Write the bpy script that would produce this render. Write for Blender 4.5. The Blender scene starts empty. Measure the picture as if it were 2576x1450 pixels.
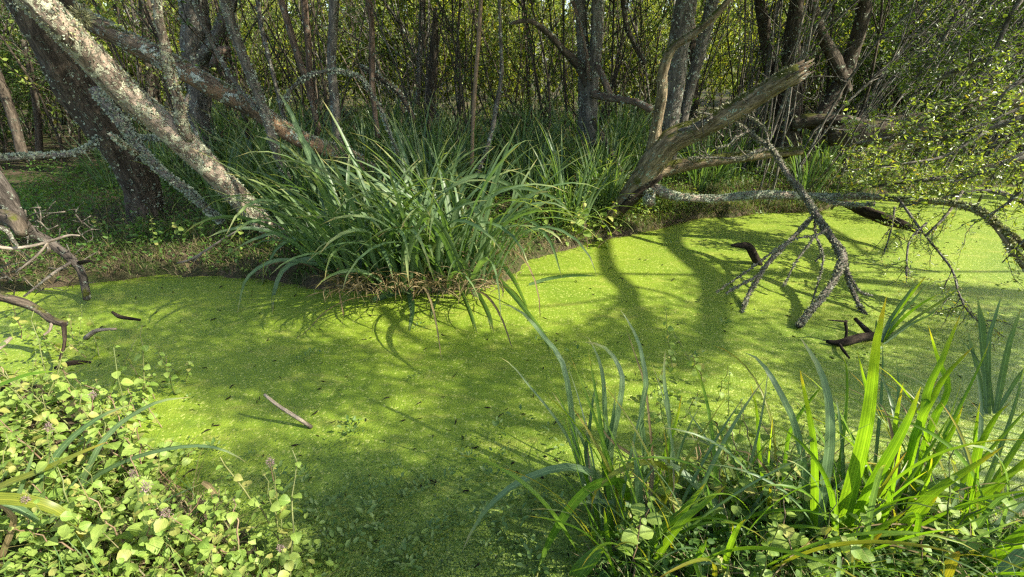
import bpy, math, random
import numpy as np
from mathutils import Vector, noise as mnoise
S = bpy.context.scene
COL = S.collection
R = math.radians

# ---------------------------------------------------------------- camera
EYE = np.array([0.0, 0.0, 1.7]); PITCH = R(25.0); FPX = 1243.0
cam = bpy.data.objects.new('camera', bpy.data.cameras.new('camera'))
COL.objects.link(cam); S.camera = cam
cam.location = EYE; cam.rotation_euler = (R(65.0), 0, 0)
cam.data.sensor_width = 36.0; cam.data.lens = 36.0 * FPX / 2575.0
cam.data.clip_start = 0.02; cam.data.clip_end = 1500
# ---------------------------------------------------------------- light
SUN_AZ, SUN_EL = R(-18.0), R(39.5)
sdir = np.array([math.cos(SUN_EL) * math.cos(SUN_AZ), math.cos(SUN_EL) * math.sin(SUN_AZ), math.sin(SUN_EL)])
W = bpy.data.worlds.new('World'); S.world = W; W.use_nodes = True
nt = W.node_tree; nt.nodes.clear()
sky = nt.nodes.new('ShaderNodeTexSky'); sky.sky_type = 'NISHITA'; sky.sun_disc = False
sky.sun_elevation = SUN_EL; sky.sun_rotation = math.pi / 2 - SUN_AZ
sky.air_density = 1.0; sky.dust_density = 1.6; sky.ozone_density = 1.0
bg = nt.nodes.new('ShaderNodeBackground'); bg.inputs['Strength'].default_value = 0.13
wo = nt.nodes.new('ShaderNodeOutputWorld')
nt.links.new(sky.outputs[0], bg.inputs['Color']); nt.links.new(bg.outputs[0], wo.inputs['Surface'])
sl = bpy.data.lights.new('sun', 'SUN'); sl.energy = 4.7; sl.angle = R(0.55); sl.color = (1.0, 0.93, 0.80)
so = bpy.data.objects.new('sun', sl); COL.objects.link(so)
so.rotation_euler = Vector(sdir).to_track_quat('Z', 'Y').to_euler()
S.view_settings.view_transform = 'Standard'; S.view_settings.look = 'None'
S.view_settings.gamma = 1.0; S.view_settings.exposure = 1.52; S.view_settings.use_curve_mapping = False
S.render.engine = 'CYCLES'
cy = S.cycles
cy.max_bounces = 7; cy.diffuse_bounces = 4; cy.glossy_bounces = 2; cy.transmission_bounces = 4
cy.transparent_max_bounces = 4; cy.caustics_reflective = False; cy.caustics_refractive = False
cy.use_denoising = False; cy.sample_clamp_indirect = 6.0
cy.pixel_filter_type = 'BLACKMAN_HARRIS'; cy.filter_width = 1.3

# ---------------------------------------------------------------- pixel <-> place
cp, sp_ = math.cos(PITCH), math.sin(PITCH)
def ray(px, py):
    cx = (px - 1287.5) / FPX; c = -(py - 725.0) / FPX
    return np.array([cx, cp + c * sp_, -sp_ + c * cp])
def G(px, py, z=0.0):                       # point of the level z seen at that place of the photo
    d = ray(px, py); return EYE + d * ((z - EYE[2]) / d[2])
def P(px, py, Y):                           # point at the distance Y (metres ahead)
    d = ray(px, py); return EYE + d * (Y / d[1])
def PZ(px, py, Y, z=0.012):                 # the same, but never under the water
    p = P(px, py, Y); return G(px, py, z) if p[2] < z else p
def PW(wpx, Y, py=400):                     # a width in photo pixels at the distance Y, in metres
    d = ray(1287, py); return wpx * (Y / d[1]) / FPX

# ---------------------------------------------------------------- mesh helpers
def mk(name, V, faces, mat, parent=None, smooth=True, bk=None, uv=None, tint=None):
    me = bpy.data.meshes.new(name)
    V = np.asarray(V, dtype=np.float32)
    fs = [np.asarray(f, dtype=np.int32) for f in faces if len(f)]
    me.vertices.add(len(V)); me.vertices.foreach_set('co', V.ravel())
    nl = sum(f.size for f in fs); npoly = sum(len(f) for f in fs)
    me.loops.add(nl); me.polygons.add(npoly)
    me.loops.foreach_set('vertex_index', np.concatenate([f.ravel() for f in fs]))
    st = []; o = 0
    for f in fs:
        st.append(o + np.arange(len(f)) * f.shape[1]); o += f.size
    me.polygons.foreach_set('loop_start', np.concatenate(st).astype(np.int32))
    me.update(calc_edges=True)
    if smooth: me.polygons.foreach_set('use_smooth', np.ones(npoly, dtype=bool))
    if bk is not None:
        a = me.attributes.new('bk', 'FLOAT_VECTOR', 'POINT'); a.data.foreach_set('vector', np.asarray(bk, dtype=np.float32).ravel())
    if uv is not None:
        a = me.attributes.new('lf', 'FLOAT_VECTOR', 'POINT'); a.data.foreach_set('vector', np.asarray(uv, dtype=np.float32).ravel())
    if tint is not None:
        a = me.attributes.new('tint', 'FLOAT', 'POINT'); a.data.foreach_set('value', np.asarray(tint, dtype=np.float32).ravel())
    me.materials.append(mat)
    o = bpy.data.objects.new(name, me); COL.objects.link(o)
    if parent is not None: o.parent = parent
    return o
def share(name, me, parent=None, loc=(0, 0, 0)):
    o = bpy.data.objects.new(name, me); COL.objects.link(o); o.parent = parent; o.location = loc
    return o
def tag(o, label, cat, group=None):
    o['label'] = label; o['category'] = cat
    if group: o['group'] = group
    return o
def thing(name, label, cat, loc=(0, 0, 0), group=None):
    o = bpy.data.objects.new(name, None); COL.objects.link(o); o.location = loc; o.empty_display_size = 0.1
    return tag(o, label, cat, group)
def kindof(o, k): o['kind'] = k; return o
def zone(x, y):
    px = 1287.5 + FPX * x / (y * cp + 1.6 * sp_)
    far = 'farthest' if y > 22 else 'far back' if y > 14.5 else 'well back' if y > 10.5 else 'not far' if y > 8.2 else 'close' if y > 6.2 else 'right up'
    z_ = 'behind the leaning trunks at left' if px < 560 else 'behind the left half of the big tussock' if px < 1000 else 'behind the right half of the big tussock' if px < 1400 else 'round the many-stemmed willow' if px < 1850 else 'behind the leafy boughs at right'
    return far + ' ' + z_
def dup(root, loc, rotz=0.0, scale=1.0, label=None, group=None, tilt=(0, 0)):
    def cp_(o, par):
        c = o.copy(); COL.objects.link(c); c.parent = par
        for ch in KIDS.get(o.name, []): cp_(ch, c)
        return c
    c = cp_(root, None)
    c.location = loc; c.rotation_euler = (tilt[0], tilt[1], rotz); c.scale = (scale,) * 3
    if label: c['label'] = label
    if group: c['group'] = group
    return c
KIDS = {}
def remember(root):                         # children by name, so that copying never scans the scene
    def walk(o):
        KIDS[o.name] = list(o.children)
        for ch in KIDS[o.name]: walk(ch)
    walk(root)
def nrm(v):
    v = np.asarray(v, dtype=float); n = np.linalg.norm(v, axis=-1, keepdims=True); return v / np.maximum(n, 1e-9)
def catmull(pts, n):
    p = np.asarray(pts, dtype=float)
    if len(p) == 2:
        t = np.linspace(0, 1, n)[:, None]; return p[0] * (1 - t) + p[1] * t
    q = np.vstack([2 * p[0] - p[1], p, 2 * p[-1] - p[-2]])
    seg = np.linalg.norm(np.diff(p, axis=0), axis=1)[:, ] ** 0.5
    cum = np.concatenate([[0], np.cumsum(seg)]); ts = np.linspace(0, cum[-1], n)
    out = []
    for t in ts:
        i = min(int(np.searchsorted(cum, t, side='right')) - 1, len(p) - 2); u = (t - cum[i]) / (cum[i + 1] - cum[i])
        a, b, c, d = q[i], q[i + 1], q[i + 2], q[i + 3]
        out.append(0.5 * (2 * b + (c - a) * u + (2 * a - 5 * b + 4 * c - d) * u * u + (3 * b - a - 3 * c + d) * u ** 3))
    return np.array(out)
def interp(vals, n):
    return np.interp(np.linspace(0, 1, n), np.linspace(0, 1, len(vals)), vals)
def frames(C):
    T = nrm(np.gradient(C, axis=0)); N = np.zeros_like(T)
    r = np.array([0, 0, 1.0]) if abs(T[0, 2]) < 0.9 else np.array([1.0, 0, 0])
    n = nrm(np.cross(T[0], r))
    for i in range(len(T)):
        n = n - T[i] * n.dot(T[i]); n = n / (np.linalg.norm(n) + 1e-9); N[i] = n
    return T, N, np.cross(T, N)
def tube(C, rad, segs=8, lump=0.0, seed=0.0, freq=6.0, cap=True):
    C = np.asarray(C, dtype=float); n = len(C); T, N, B = frames(C)
    th = np.linspace(0, 2 * math.pi, segs, endpoint=False)
    ct, st_ = np.cos(th), np.sin(th)
    rad = np.asarray(rad, dtype=float)
    rr = np.repeat(rad[:, None], segs, 1)
    ln = np.concatenate([[0], np.cumsum(np.linalg.norm(np.diff(C, axis=0), axis=1))])
    if lump > 0:
        for i in range(n):
            for j in range(segs):
                v = Vector((ct[j] * 1.3 + seed, st_[j] * 1.3 + seed * 0.7, ln[i] * freq * 0.5))
                v2 = Vector((ct[j] * 3.1 - seed, st_[j] * 3.1, ln[i] * freq * 1.6 + seed))
                rr[i, j] *= 1 + lump * (mnoise.noise(v) * 1.0 + mnoise.noise(v2) * 0.55)
    V = C[:, None, :] + rr[..., None] * (N[:, None, :] * ct[None, :, None] + B[:, None, :] * st_[None, :, None])
    bk = np.stack([rr * ct[None], rr * st_[None], np.repeat(ln[:, None], segs, 1)], -1)
    bk[..., 0] += seed; V = V.reshape(-1, 3); bk = bk.reshape(-1, 3)
    i = np.arange(n - 1)[:, None] * segs; j = np.arange(segs)[None]; j2 = (j + 1) % segs
    F = np.stack([i + j, i + j2, i + segs + j2, i + segs + j], -1).reshape(-1, 4)
    F3 = np.zeros((0, 3), int)
    if cap:
        a = len(V); V = np.vstack([V, C[-1] + T[-1] * rad[-1] * 0.4, C[0]])
        bk = np.vstack([bk, [seed, 0, ln[-1]], [seed, 0, 0]])
        e = (n - 1) * segs; j = np.arange(segs)
        F3 = np.vstack([np.stack([e + j, e + (j + 1) % segs, np.full(segs, a)], -1), np.stack([(j + 1) % segs, j, np.full(segs, a + 1)], -1)])
    return V, F, F3, bk
def merge(parts):
    V, Q, T3, BK = [], [], [], []; o = 0
    for v, q, t, b in parts:
        V.append(v); Q.append(q + o); T3.append(t + o); BK.append(b); o += len(v)
    return np.vstack(V), np.vstack(Q), np.vstack(T3), np.vstack(BK)
def tubes_obj(name, parts, mat, parent=None):
    V, Q, T3, BK = merge(parts)
    return mk(name, V, [Q, T3], mat, parent, True, bk=BK)

# leaf masses: template placed N times
def leaf_tpl(kind):
    if kind == 'rhomb':   # 2 triangles folded on the midrib
        v = np.array([[0, 0, 0], [.5, -.5, .12], [1, 0, 0], [.5, .5, .12]]); f = np.array([[0, 1, 2], [0, 2, 3]])
    elif kind == 'willow':
        v = np.array([[0, 0, 0], [.3, -.42, .08], [.68, -.36, .04], [1, 0, -.1], [.68, .36, .04], [.3, .42, .08]]); f = np.array([[0, 1, 2], [0, 2, 3], [0, 3, 4], [0, 4, 5]])
    elif kind == 'flake':
        v = np.array([[0, -.4, 0], [.55, -.5, .25], [.9, .05, .55], [.5, .5, .3], [0, .4, 0]]); f = np.array([[0, 1, 2], [0, 2, 3], [0, 3, 4]])
    return v.astype(float), f
def leaves(pos, d, up, ln, wd, kind='rhomb', seed=0):
    """pos, d (pointing), up: (N,3); ln, wd: (N,)"""
    tv, tf = leaf_tpl(kind)
    d = nrm(d); s = nrm(np.cross(d, up)); n = np.cross(s, d)
    N = len(pos)
    V = pos[:, None] + tv[None, :, 0, None] * (d * ln[:, None])[:, None] + tv[None, :, 1, None] * (s * wd[:, None])[:, None] + tv[None, :, 2, None] * (n * ln[:, None])[:, None]
    F = tf[None] + (np.arange(N) * len(tv))[:, None, None]
    rg = np.random.RandomState(seed); t = np.repeat(rg.rand(N), len(tv))
    uv = np.tile(tv, (N, 1)); uv[:, 1] += 0.5
    return V.reshape(-1, 3), F.reshape(-1, 3), t, uv
def rdir(rg, n): return nrm(rg.normal(size=(n, 3)))

# ---------------------------------------------------------------- material helpers
class M:
    def __init__(s, name):
        s.m = bpy.data.materials.new(name); s.m.use_nodes = True; s.t = s.m.node_tree; s.t.nodes.clear()
        s.out = s.t.nodes.new('ShaderNodeOutputMaterial')
    def n(s, typ, ins=None, **kw):
        nd = s.t.nodes.new(typ)
        for k, v in kw.items(): setattr(nd, k, v)
        for k, v in (ins or {}).items():
            if isinstance(v, bpy.types.NodeSocket): s.t.links.new(v, nd.inputs[k])
            else: nd.inputs[k].default_value = v
        return nd
    def attr(s, name): return s.n('ShaderNodeAttribute', attribute_name=name)
    def noise(s, vec, scale, detail=4, rough=.55, dist=0.0):
        return s.n('ShaderNodeTexNoise', {'Vector': vec, 'Scale': scale, 'Detail': detail, 'Roughness': rough, 'Distortion': dist}).outputs[0]
    def ramp(s, fac, stops):
        nd = s.n('ShaderNodeValToRGB', {'Fac': fac}); cr = nd.color_ramp
        while len(cr.elements) < len(stops): cr.elements.new(0.5)
        for e, (p, c) in zip(cr.elements, stops):
            e.position = p; e.color = (c, c, c, 1) if isinstance(c, (int, float)) else (*c, 1)
        return nd.outputs[0]
    def mix(s, fac, a, b, bt='MIX'):
        nd = s.n('ShaderNodeMix', data_type='RGBA', blend_type=bt)
        for k, v in ((0, fac), (6, a), (7, b)):
            if isinstance(v, bpy.types.NodeSocket): s.t.links.new(v, nd.inputs[k])
            else: nd.inputs[k].default_value = v if k == 0 else (*v, 1)
        return nd.outputs[2]
    def math(s, op, a, b=0.0, c=None, clamp=False):
        nd = s.n('ShaderNodeMath', operation=op, use_clamp=clamp)
        for k, v in enumerate((a, b) if c is None else (a, b, c)):
            if isinstance(v, bpy.types.NodeSocket): s.t.links.new(v, nd.inputs[k])
            else: nd.inputs[k].default_value = v
        return nd.outputs[0]
    def bump(s, h, strength=.5, dist=.01): return s.n('ShaderNodeBump', {'Height': h, 'Strength': strength, 'Distance': dist}).outputs[0]
    def surf(s, sock): s.t.links.new(sock, s.out.inputs['Surface']); return s.m

def leaf_mat(name, a, b, trans=.45, tcol=None, rough=.45, tip=None, veins=False, spec=.35, hue2=None, hfac=.12):
    m = M(name)
    t = m.attr('tint').outputs['Fac']; r = m.n('ShaderNodeObjectInfo').outputs['Random']
    fac = m.math('FRACT', m.math('ADD', t, r))
    c = m.mix(fac, a, b)
    if hue2: c = m.mix(m.ramp(m.math('FRACT', m.math('MULTIPLY', fac, 7.31)), [(1 - hfac, 0.0), (1 - hfac + .04, 1.0)]), c, hue2)
    pos = m.n('ShaderNodeNewGeometry').outputs['Position']
    c = m.mix(m.ramp(m.noise(pos, 28, 3), [(.35, 0.0), (.75, .55)]), c, tuple(x * .62 for x in a))
    if veins or tip:
        sx = m.n('ShaderNodeSeparateXYZ', {'Vector': m.attr('lf').outputs['Vector']})
        if veins == 'iris':
            w = m.math('SINE', m.math('MULTIPLY', sx.outputs['Y'], 38.0))
            c = m.mix(m.math('MULTIPLY_ADD', w, .32, .3, clamp=True), c, tuple(x * .55 for x in a))
            c = m.mix(m.ramp(m.noise(pos, 75, 4, .7), [(.66, 0.0), (.70, .8)]), c, (.22, .15, .05))
            mid = m.math('LESS_THAN', m.math('ABSOLUTE', m.math('SUBTRACT', sx.outputs['Y'], .5)), .05)
            c = m.mix(m.math('MULTIPLY', mid, .35), c, tuple(min(1, x * 1.6) for x in b))
        elif veins:
            v = m.math('ABSOLUTE', m.math('SUBTRACT', sx.outputs['Y'], .5))
            w = m.math('SINE', m.math('MULTIPLY', m.math('SUBTRACT', sx.outputs['X'], v), 38.0))
            g = m.math('GREATER_THAN', w, .82)
            mid = m.math('LESS_THAN', v, .03)
            c = m.mix(m.math('MULTIPLY', m.math('MAXIMUM', g, mid), .3), c, tuple(min(1, x * 1.7) for x in b))
        if tip:
            e = m.math('ADD', sx.outputs['X'], m.math('MULTIPLY', m.math('SUBTRACT', m.noise(pos, 14, 2), .5), .16))
            rnd = m.math('MULTIPLY', r, .07)
            c = m.mix(m.ramp(m.math('ADD', e, rnd), [(.95, 0.0), (.99, 1.0)]), c, tip)
            c = m.mix(m.ramp(m.math('ADD', e, m.math('MULTIPLY', r, .12)), [(.84, 0.0), (.98, .6)]), c, (b[0] * 1.6, b[1] * 1.25, b[2]))
    p = m.n('ShaderNodeBsdfPrincipled', {'Base Color': c, 'Roughness': rough, 'Specular IOR Level': spec})
    tc = m.mix(1.0, c, tcol or (1.5, 1.6, .45), 'MULTIPLY')
    tr = m.n('ShaderNodeBsdfTranslucent', {'Color': tc})
    return m.surf(m.n('ShaderNodeMixShader', {0: trans, 1: p.outputs[0], 2: tr.outputs[0]}).outputs[0])

def bark_mat(name, dark, light, lichen=.5, lcol=(.40, .46, .34), moss=0.0, peel=None, lscale=14, rot=None):
    m = M(name)
    bk = m.attr('bk').outputs['Vector']
    st = m.n('ShaderNodeMapping', {'Vector': bk, 'Scale': (1, 1, .22)}).outputs[0]
    pos = m.n('ShaderNodeNewGeometry')
    n1 = m.noise(st, 55, 6, .65, .6); n2 = m.noise(st, 16, 4, .6, 1.0)
    c = m.mix(m.ramp(n1, [(.34, 0.0), (.66, 1.0)]), dark, light)
    c = m.mix(m.ramp(n2, [(.35, .75), (.6, 0.0)]), c, tuple(x * .45 for x in dark))
    if peel: c = m.mix(m.ramp(m.noise(st, 9, 5, .6, .8), [(.50, 0.0), (.56, .9)]), c, peel)
    if rot: c = m.mix(m.ramp(m.noise(bk, 5, 4, .6), [(.52, 0.0), (.6, .9)]), c, rot)
    bn = m.noise(bk, lscale, 7, .72, .4)
    n3 = m.noise(bk, lscale * 4, 5, .7)
    mk_ = m.math('ADD', bn, m.math('MULTIPLY', m.math('SUBTRACT', n3, .5), .55))
    lo = .72 - .34 * lichen
    lm = m.ramp(mk_, [(lo, 0.0), (lo + .05, 1.0)])
    lc = m.mix(n3, tuple(x * .72 for x in lcol), tuple(min(1, x * 1.35) for x in lcol))
    c = m.mix(lm, c, lc)
    h = m.math('ADD', m.math('MULTIPLY', n1, .8), m.math('MULTIPLY', lm, m.math('MULTIPLY', n3, .9)))
    if moss > 0:
        nz = m.n('ShaderNodeSeparateXYZ', {'Vector': pos.outputs['Normal']}).outputs['Z']
        mo = m.math('ADD', m.math('MULTIPLY', nz, .35), m.noise(bk, 7, 5, .6))
        c = m.mix(m.ramp(mo, [(.86 - .3 * moss, 0.0), (.96 - .3 * moss, 1.0)]), c, m.mix(n3, (.03, .045, .008), (.12, .12, .02)))
    zz = m.n('ShaderNodeSeparateXYZ', {'Vector': pos.outputs['Position']}).outputs['Z']
    wet = m.ramp(m.math('ADD', m.math('MULTIPLY', zz, 8), m.math('MULTIPLY', n2, .35)), [(.3, .75), (.55, 0.0)])
    c = m.mix(wet, c, (.012, .011, .006))
    p = m.n('ShaderNodeBsdfPrincipled', {'Base Color': c, 'Roughness': .92, 'Specular IOR Level': .15, 'Normal': m.bump(h, 1.0, .02)})
    return m.surf(p.outputs[0])

MAT = {}
MAT['iris'] = leaf_mat('iris leaf', (.10, .175, .07), (.19, .27, .12), .38, (1.5, 1.7, .5), .4, (.30, .18, .07), 'iris', .35, (.14, .17, .03), .08)
MAT['iris_sun'] = leaf_mat('sunlit iris leaf', (.12, .25, .022), (.18, .30, .03), .52, (1.8, 1.75, .42), .45, (.34, .14, .04), 'iris', .3)  # yellower copy of the iris leaf, glow of backlight put into its colour
MAT['iris_grey'] = leaf_mat('blue green iris leaf', (.13, .22, .085), (.21, .30, .13), .34, (1.5, 1.6, .5), .42, (.30, .20, .08), 'iris', .35)
MAT['iris_yel'] = leaf_mat('yellowing iris leaf', (.20, .26, .03), (.30, .30, .04), .5, (1.5, 1.3, .4), .4, (.36, .14, .03), 'iris')
MAT['dry'] = leaf_mat('dry leaf', (.17, .125, .055), (.33, .27, .13), .25, (1.2, 1.0, .6), .7, None, 'iris', .2)
MAT['mint'] = leaf_mat('mint leaf', (.17, .28, .045), (.30, .39, .085), .42, (1.4, 1.3, .4), .5, None, True, .35, (.36, .34, .10), .16)
MAT['herb'] = leaf_mat('herb leaf', (.07, .16, .03), (.14, .24, .045), .45, (1.6, 1.6, .4), .5, None, False, .3)
MAT['cress'] = leaf_mat('floating plant leaf', (.09, .17, .025), (.19, .28, .06), .3, None, .55, None, False, .6)
MAT['frond'] = leaf_mat('duckweed frond', (.09, .17, .02), (.26, .33, .06), .25, (1.4, 1.4, .4), .45, None, False, .4, (.05, .09, .02), .3)
MAT['willow'] = leaf_mat('willow leaf', (.17, .25, .05), (.32, .39, .11), .45, (1.45, 1.4, .4), .34, None, False, .6, (.32, .26, .05), .10)
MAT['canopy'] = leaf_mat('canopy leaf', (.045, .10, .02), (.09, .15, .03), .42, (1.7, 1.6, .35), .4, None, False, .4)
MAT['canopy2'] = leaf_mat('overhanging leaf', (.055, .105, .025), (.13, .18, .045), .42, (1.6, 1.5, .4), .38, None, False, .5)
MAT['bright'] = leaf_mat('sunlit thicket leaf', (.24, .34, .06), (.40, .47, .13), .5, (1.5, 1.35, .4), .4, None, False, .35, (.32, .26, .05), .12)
MAT['grass'] = leaf_mat('grass', (.07, .15, .025), (.20, .28, .055), .40, (1.5, 1.5, .5), .5, None, False, .3, (.28, .22, .10), .2)
MAT['litter'] = leaf_mat('dead grass', (.12, .095, .05), (.33, .26, .15), .2, (1.2, 1, .7), .8, None, False, .15)
MAT['flower'] = leaf_mat('pale pink flower', (.22, .14, .12), (.42, .32, .30), .3, (1, 1, 1), .6, None, False, .2)
MAT['lichen'] = leaf_mat('lichen', (.24, .29, .20), (.44, .48, .34), .12, (1, 1, .8), .9, None, False, .1)
MAT['lichen_y'] = leaf_mat('yellow green lichen', (.30, .32, .15), (.46, .44, .24), .12, (1, 1, .8), .9, None, False, .1)
MAT['lichen_d'] = leaf_mat('dull lichen', (.15, .155, .09), (.34, .34, .22), .1, (1, 1, .8), .9, None, False, .1)
MAT['bark_pale'] = bark_mat('pale lichened bark', (.09, .06, .045), (.28, .23, .17), .66, (.42, .42, .29), 0, (.37, .29, .215))
MAT['bark_dark'] = bark_mat('dark furrowed bark', (.04, .032, .022), (.15, .12, .085), .42, (.24, .27, .19), .3)
MAT['bark_log'] = bark_mat('brown fissured bark', (.07, .05, .032), (.32, .245, .16), .5, (.42, .46, .37), .15, None, 11, (.24, .15, .085))
MAT['bark_moss'] = bark_mat('mossy bark', (.08, .06, .032), (.38, .30, .18), .40, (.36, .42, .30), .85)
MAT['bark_grey'] = bark_mat('grey bark', (.08, .07, .055), (.27, .24, .19), .50, (.38, .41, .33), 0)
MAT['bark_grey2'] = bark_mat('weathered root bark', (.03, .025, .02), (.17, .145, .12), .42, (.34, .38, .29), .25)
MAT['bark_red'] = bark_mat('reddish bark', (.08, .055, .038), (.29, .21, .145), .38, (.33, .38, .30), 0)
MAT['twig'] = bark_mat('lichened twig', (.07, .06, .045), (.24, .20, .155), .55, (.38, .39, .30), 0, None, 40)
MAT['wood_wet'] = bark_mat('wet dark wood', (.012, .009, .006), (.07, .05, .032), .25, (.20, .20, .16), 0)
MAT['wood_dry'] = bark_mat('bleached wood', (.19, .15, .105), (.42, .36, .27), .2, (.45, .45, .38), 0)
MAT['stem'] = leaf_mat('plant stem', (.13, .17, .045), (.24, .24, .09), .2, (1.2, 1.2, .5), .5)
MAT['stem_red'] = leaf_mat('brown stem', (.16, .10, .055), (.28, .20, .12), .1, (1, 1, .5), .6)

# duckweed skin on the water
m = M('duckweed'); geo = m.n('ShaderNodeNewGeometry'); pos = geo.outputs['Position']
vo = m.n('ShaderNodeTexVoronoi', {'Vector': pos, 'Scale': 210.0}); vo2 = m.n('ShaderNodeTexVoronoi', {'Vector': pos, 'Scale': 95.0})
cellr = m.n('ShaderNodeSeparateColor', {'Color': vo.outputs['Color']}).outputs[0]
cell2 = m.n('ShaderNodeSeparateColor', {'Color': vo2.outputs['Color']}).outputs[1]
big = m.noise(pos, 1.6, 4); mid = m.noise(pos, 22, 5, .6); fine = m.noise(pos, 120, 3, .6)
c = m.mix(cellr, (.140, .218, .010), (.250, .318, .030))
c = m.mix(m.ramp(big, [(.35, 0.0), (.7, .75)]), c, (.105, .18, .012))
c = m.mix(m.ramp(cell2, [(.90, 0.0), (.93, .7)]), c, (.38, .42, .10))
c = m.mix(m.ramp(mid, [(.60, 0.0), (.78, .35)]), c, (.08, .19, .02))
sy = m.n('ShaderNodeSeparateXYZ', {'Vector': pos})
drift = m.noise(m.n('ShaderNodeMapping', {'Vector': pos, 'Scale': (1, 2.6, 1)}).outputs[0], 3.2, 6, .68, .9)
c = m.mix(m.ramp(drift, [(.54, 0.0), (.66, .5)]), c, (.30, .31, .055))
c = m.mix(m.ramp(drift, [(.30, .5), (.42, 0.0)]), c, (.07, .14, .012))
# thinner cover of larger, duller fronds in the near pool
near = m.math('ADD', m.math('MULTIPLY', m.math('SUBTRACT', 1.95, sy.outputs['Y']), .9), m.math('MULTIPLY', m.math('SUBTRACT', m.noise(pos, 2.4, 5, .6), .5), 1.5))
near = m.ramp(near, [(.05, 0.0), (.6, 1.0)])
c = m.mix(m.math('MULTIPLY', near, .6), c, m.mix(cell2, (.06, .115, .016), (.17, .235, .045)))
gap = m.math('ADD', m.math('MULTIPLY', m.noise(pos, 9, 5, .7), .7), m.math('MULTIPLY', vo2.outputs['Distance'], .85))
gap = m.math('ADD', gap, m.math('MULTIPLY', near, .20))
gm = m.ramp(gap, [(1.03, 0.0), (1.09, 1.0)])
c = m.mix(gm, c, (.010, .016, .006))
spk = m.math('ADD', m.noise(pos, 17, 4, .75), m.math('MULTIPLY', m.noise(pos, 1.3, 2), .25))
c = m.mix(m.ramp(spk, [(.855, 0.0), (.87, 1.0)]), c, (.012, .016, .008))
h = m.math('SUBTRACT', m.math('MULTIPLY', fine, .6), m.math('MULTIPLY', vo.outputs['Distance'], .7))
h = m.math('ADD', h, m.math('MULTIPLY', mid, 1.5)); h = m.math('SUBTRACT', h, m.math('MULTIPLY', vo2.outputs['Distance'], .6))
p = m.n('ShaderNodeBsdfPrincipled', {'Base Color': c, 'Roughness': .45, 'Specular IOR Level': .5, 'Normal': m.bump(h, .85, .004)})
MAT['duckweed'] = m.surf(p.outputs[0])
# mud and litter
m = M('muddy ground'); pos = m.n('ShaderNodeNewGeometry').outputs['Position']
a_ = m.noise(pos, 3.0, 6, .6); b_ = m.noise(pos, 40, 6, .7); g_ = m.noise(pos, 1.1, 4, .6)
c = m.mix(b_, (.035, .027, .016), (.15, .115, .07))
c = m.mix(m.ramp(a_, [(.42, 0.0), (.6, .9)]), c, m.mix(b_, (.02, .035, .008), (.05, .075, .018)))
p = m.n('ShaderNodeBsdfPrincipled', {'Base Color': c, 'Roughness': .95, 'Specular IOR Level': .1, 'Normal': m.bump(b_, 1.0, .03)})
MAT['mud'] = m.surf(p.outputs[0])
#@@TERRAIN
# ---------------------------------------------------------------- pond and land
edge_px = [(-900, 800), (-300, 770), (0, 738), (100, 724), (220, 712), (400, 692), (560, 692), (640, 700), (720, 712), (800, 722), (950, 733), (1100, 733),
           (1200, 722), (1280, 700), (1310, 655), (1400, 632), (1500, 606), (1560, 592), (1640, 577), (1700, 560), (1760, 547), (1840, 543), (1900, 535),
           (2060, 530), (2140, 505), (2250, 482), (2400, 472), (2700, 465), (3600, 470), (4200, 900), (3300, 1250), (2760, 1330), (2420, 1330), (2200, 1280), (2000, 1215), (1850, 1210),
           (1700, 1270), (1560, 1330), (1480, 1500), (1450, 1700), (900, 1720), (720, 1560), (640, 1400), (500, 1270), (380, 1190), (300, 1080), (180, 985), (0, 945), (-400, 930), (-900, 950)]
POLY = np.array([G(x, y)[:2] for x, y in edge_px])
def sdf(x, y):                              # signed distance to the shore, positive on land
    x = np.asarray(x, float); y = np.asarray(y, float)
    d = np.full(x.shape, 1e9); inside = np.zeros(x.shape, bool)
    A = POLY; B = np.roll(POLY, -1, axis=0)
    for (ax, ay), (bx, by) in zip(A, B):
        ex, ey = bx - ax, by - ay; t = np.clip(((x - ax) * ex + (y - ay) * ey) / (ex * ex + ey * ey + 1e-12), 0, 1)
        d = np.minimum(d, np.hypot(x - ax - t * ex, y - ay - t * ey))
        c_ = ((ay > y) != (by > y)) & (x < (bx - ax) * (y - ay) / (by - ay + 1e-12) + ax); inside ^= c_
    return np.where(inside, -d, d)
def vnoise(x, y, s, seed=0):
    return np.sin(x * s + seed) * np.cos(y * s * 1.13 + seed * 2.1) * .5 + np.sin(x * s * 2.3 - y * s * 1.7 + seed * 3.3) * .3 + np.sin(x * s * 4.9 + y * s * 4.1 + seed) * .2
def land(x, y):
    s = sdf(x, y); s2 = s + .05 * vnoise(x, y, 6.0, 1.3)
    z = np.where(s2 > 0, .035 + .13 * (1 - np.exp(-np.maximum(s2, 0) / .28)), np.maximum(s2 * .7, -.35))
    return z + np.where(s2 > 0, .025 * vnoise(x, y, 3.1, 4.0) + .012 * vnoise(x, y, 11.0, 2.0), 0)
def gz(x, y): return float(land(np.array([x]), np.array([y]))[0])
def on(px, py):                             # a point on the land seen there
    p = G(px, py, .12); p[2] = gz(p[0], p[1]); return p
u = np.linspace(-1, 1, 381); ax_ = np.sinh(u * 6.0) / np.sinh(6.0) * 300.0
uy = np.linspace(-1, 1, 421); ay_ = 3.5 + np.sinh(uy * 6.0) / np.sinh(6.0) * 300.0
X, Y = np.meshgrid(ax_, ay_); Z = land(X.ravel(), Y.ravel())
nx, ny = len(ax_), len(ay_)
ii = (np.arange(ny - 1)[:, None] * nx + np.arange(nx - 1)[None]).ravel()
F = np.stack([ii, ii + 1, ii + nx + 1, ii + nx], -1)
kindof(mk('ground', np.stack([X.ravel(), Y.ravel(), Z], -1), [F], MAT['mud']), 'structure')
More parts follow.
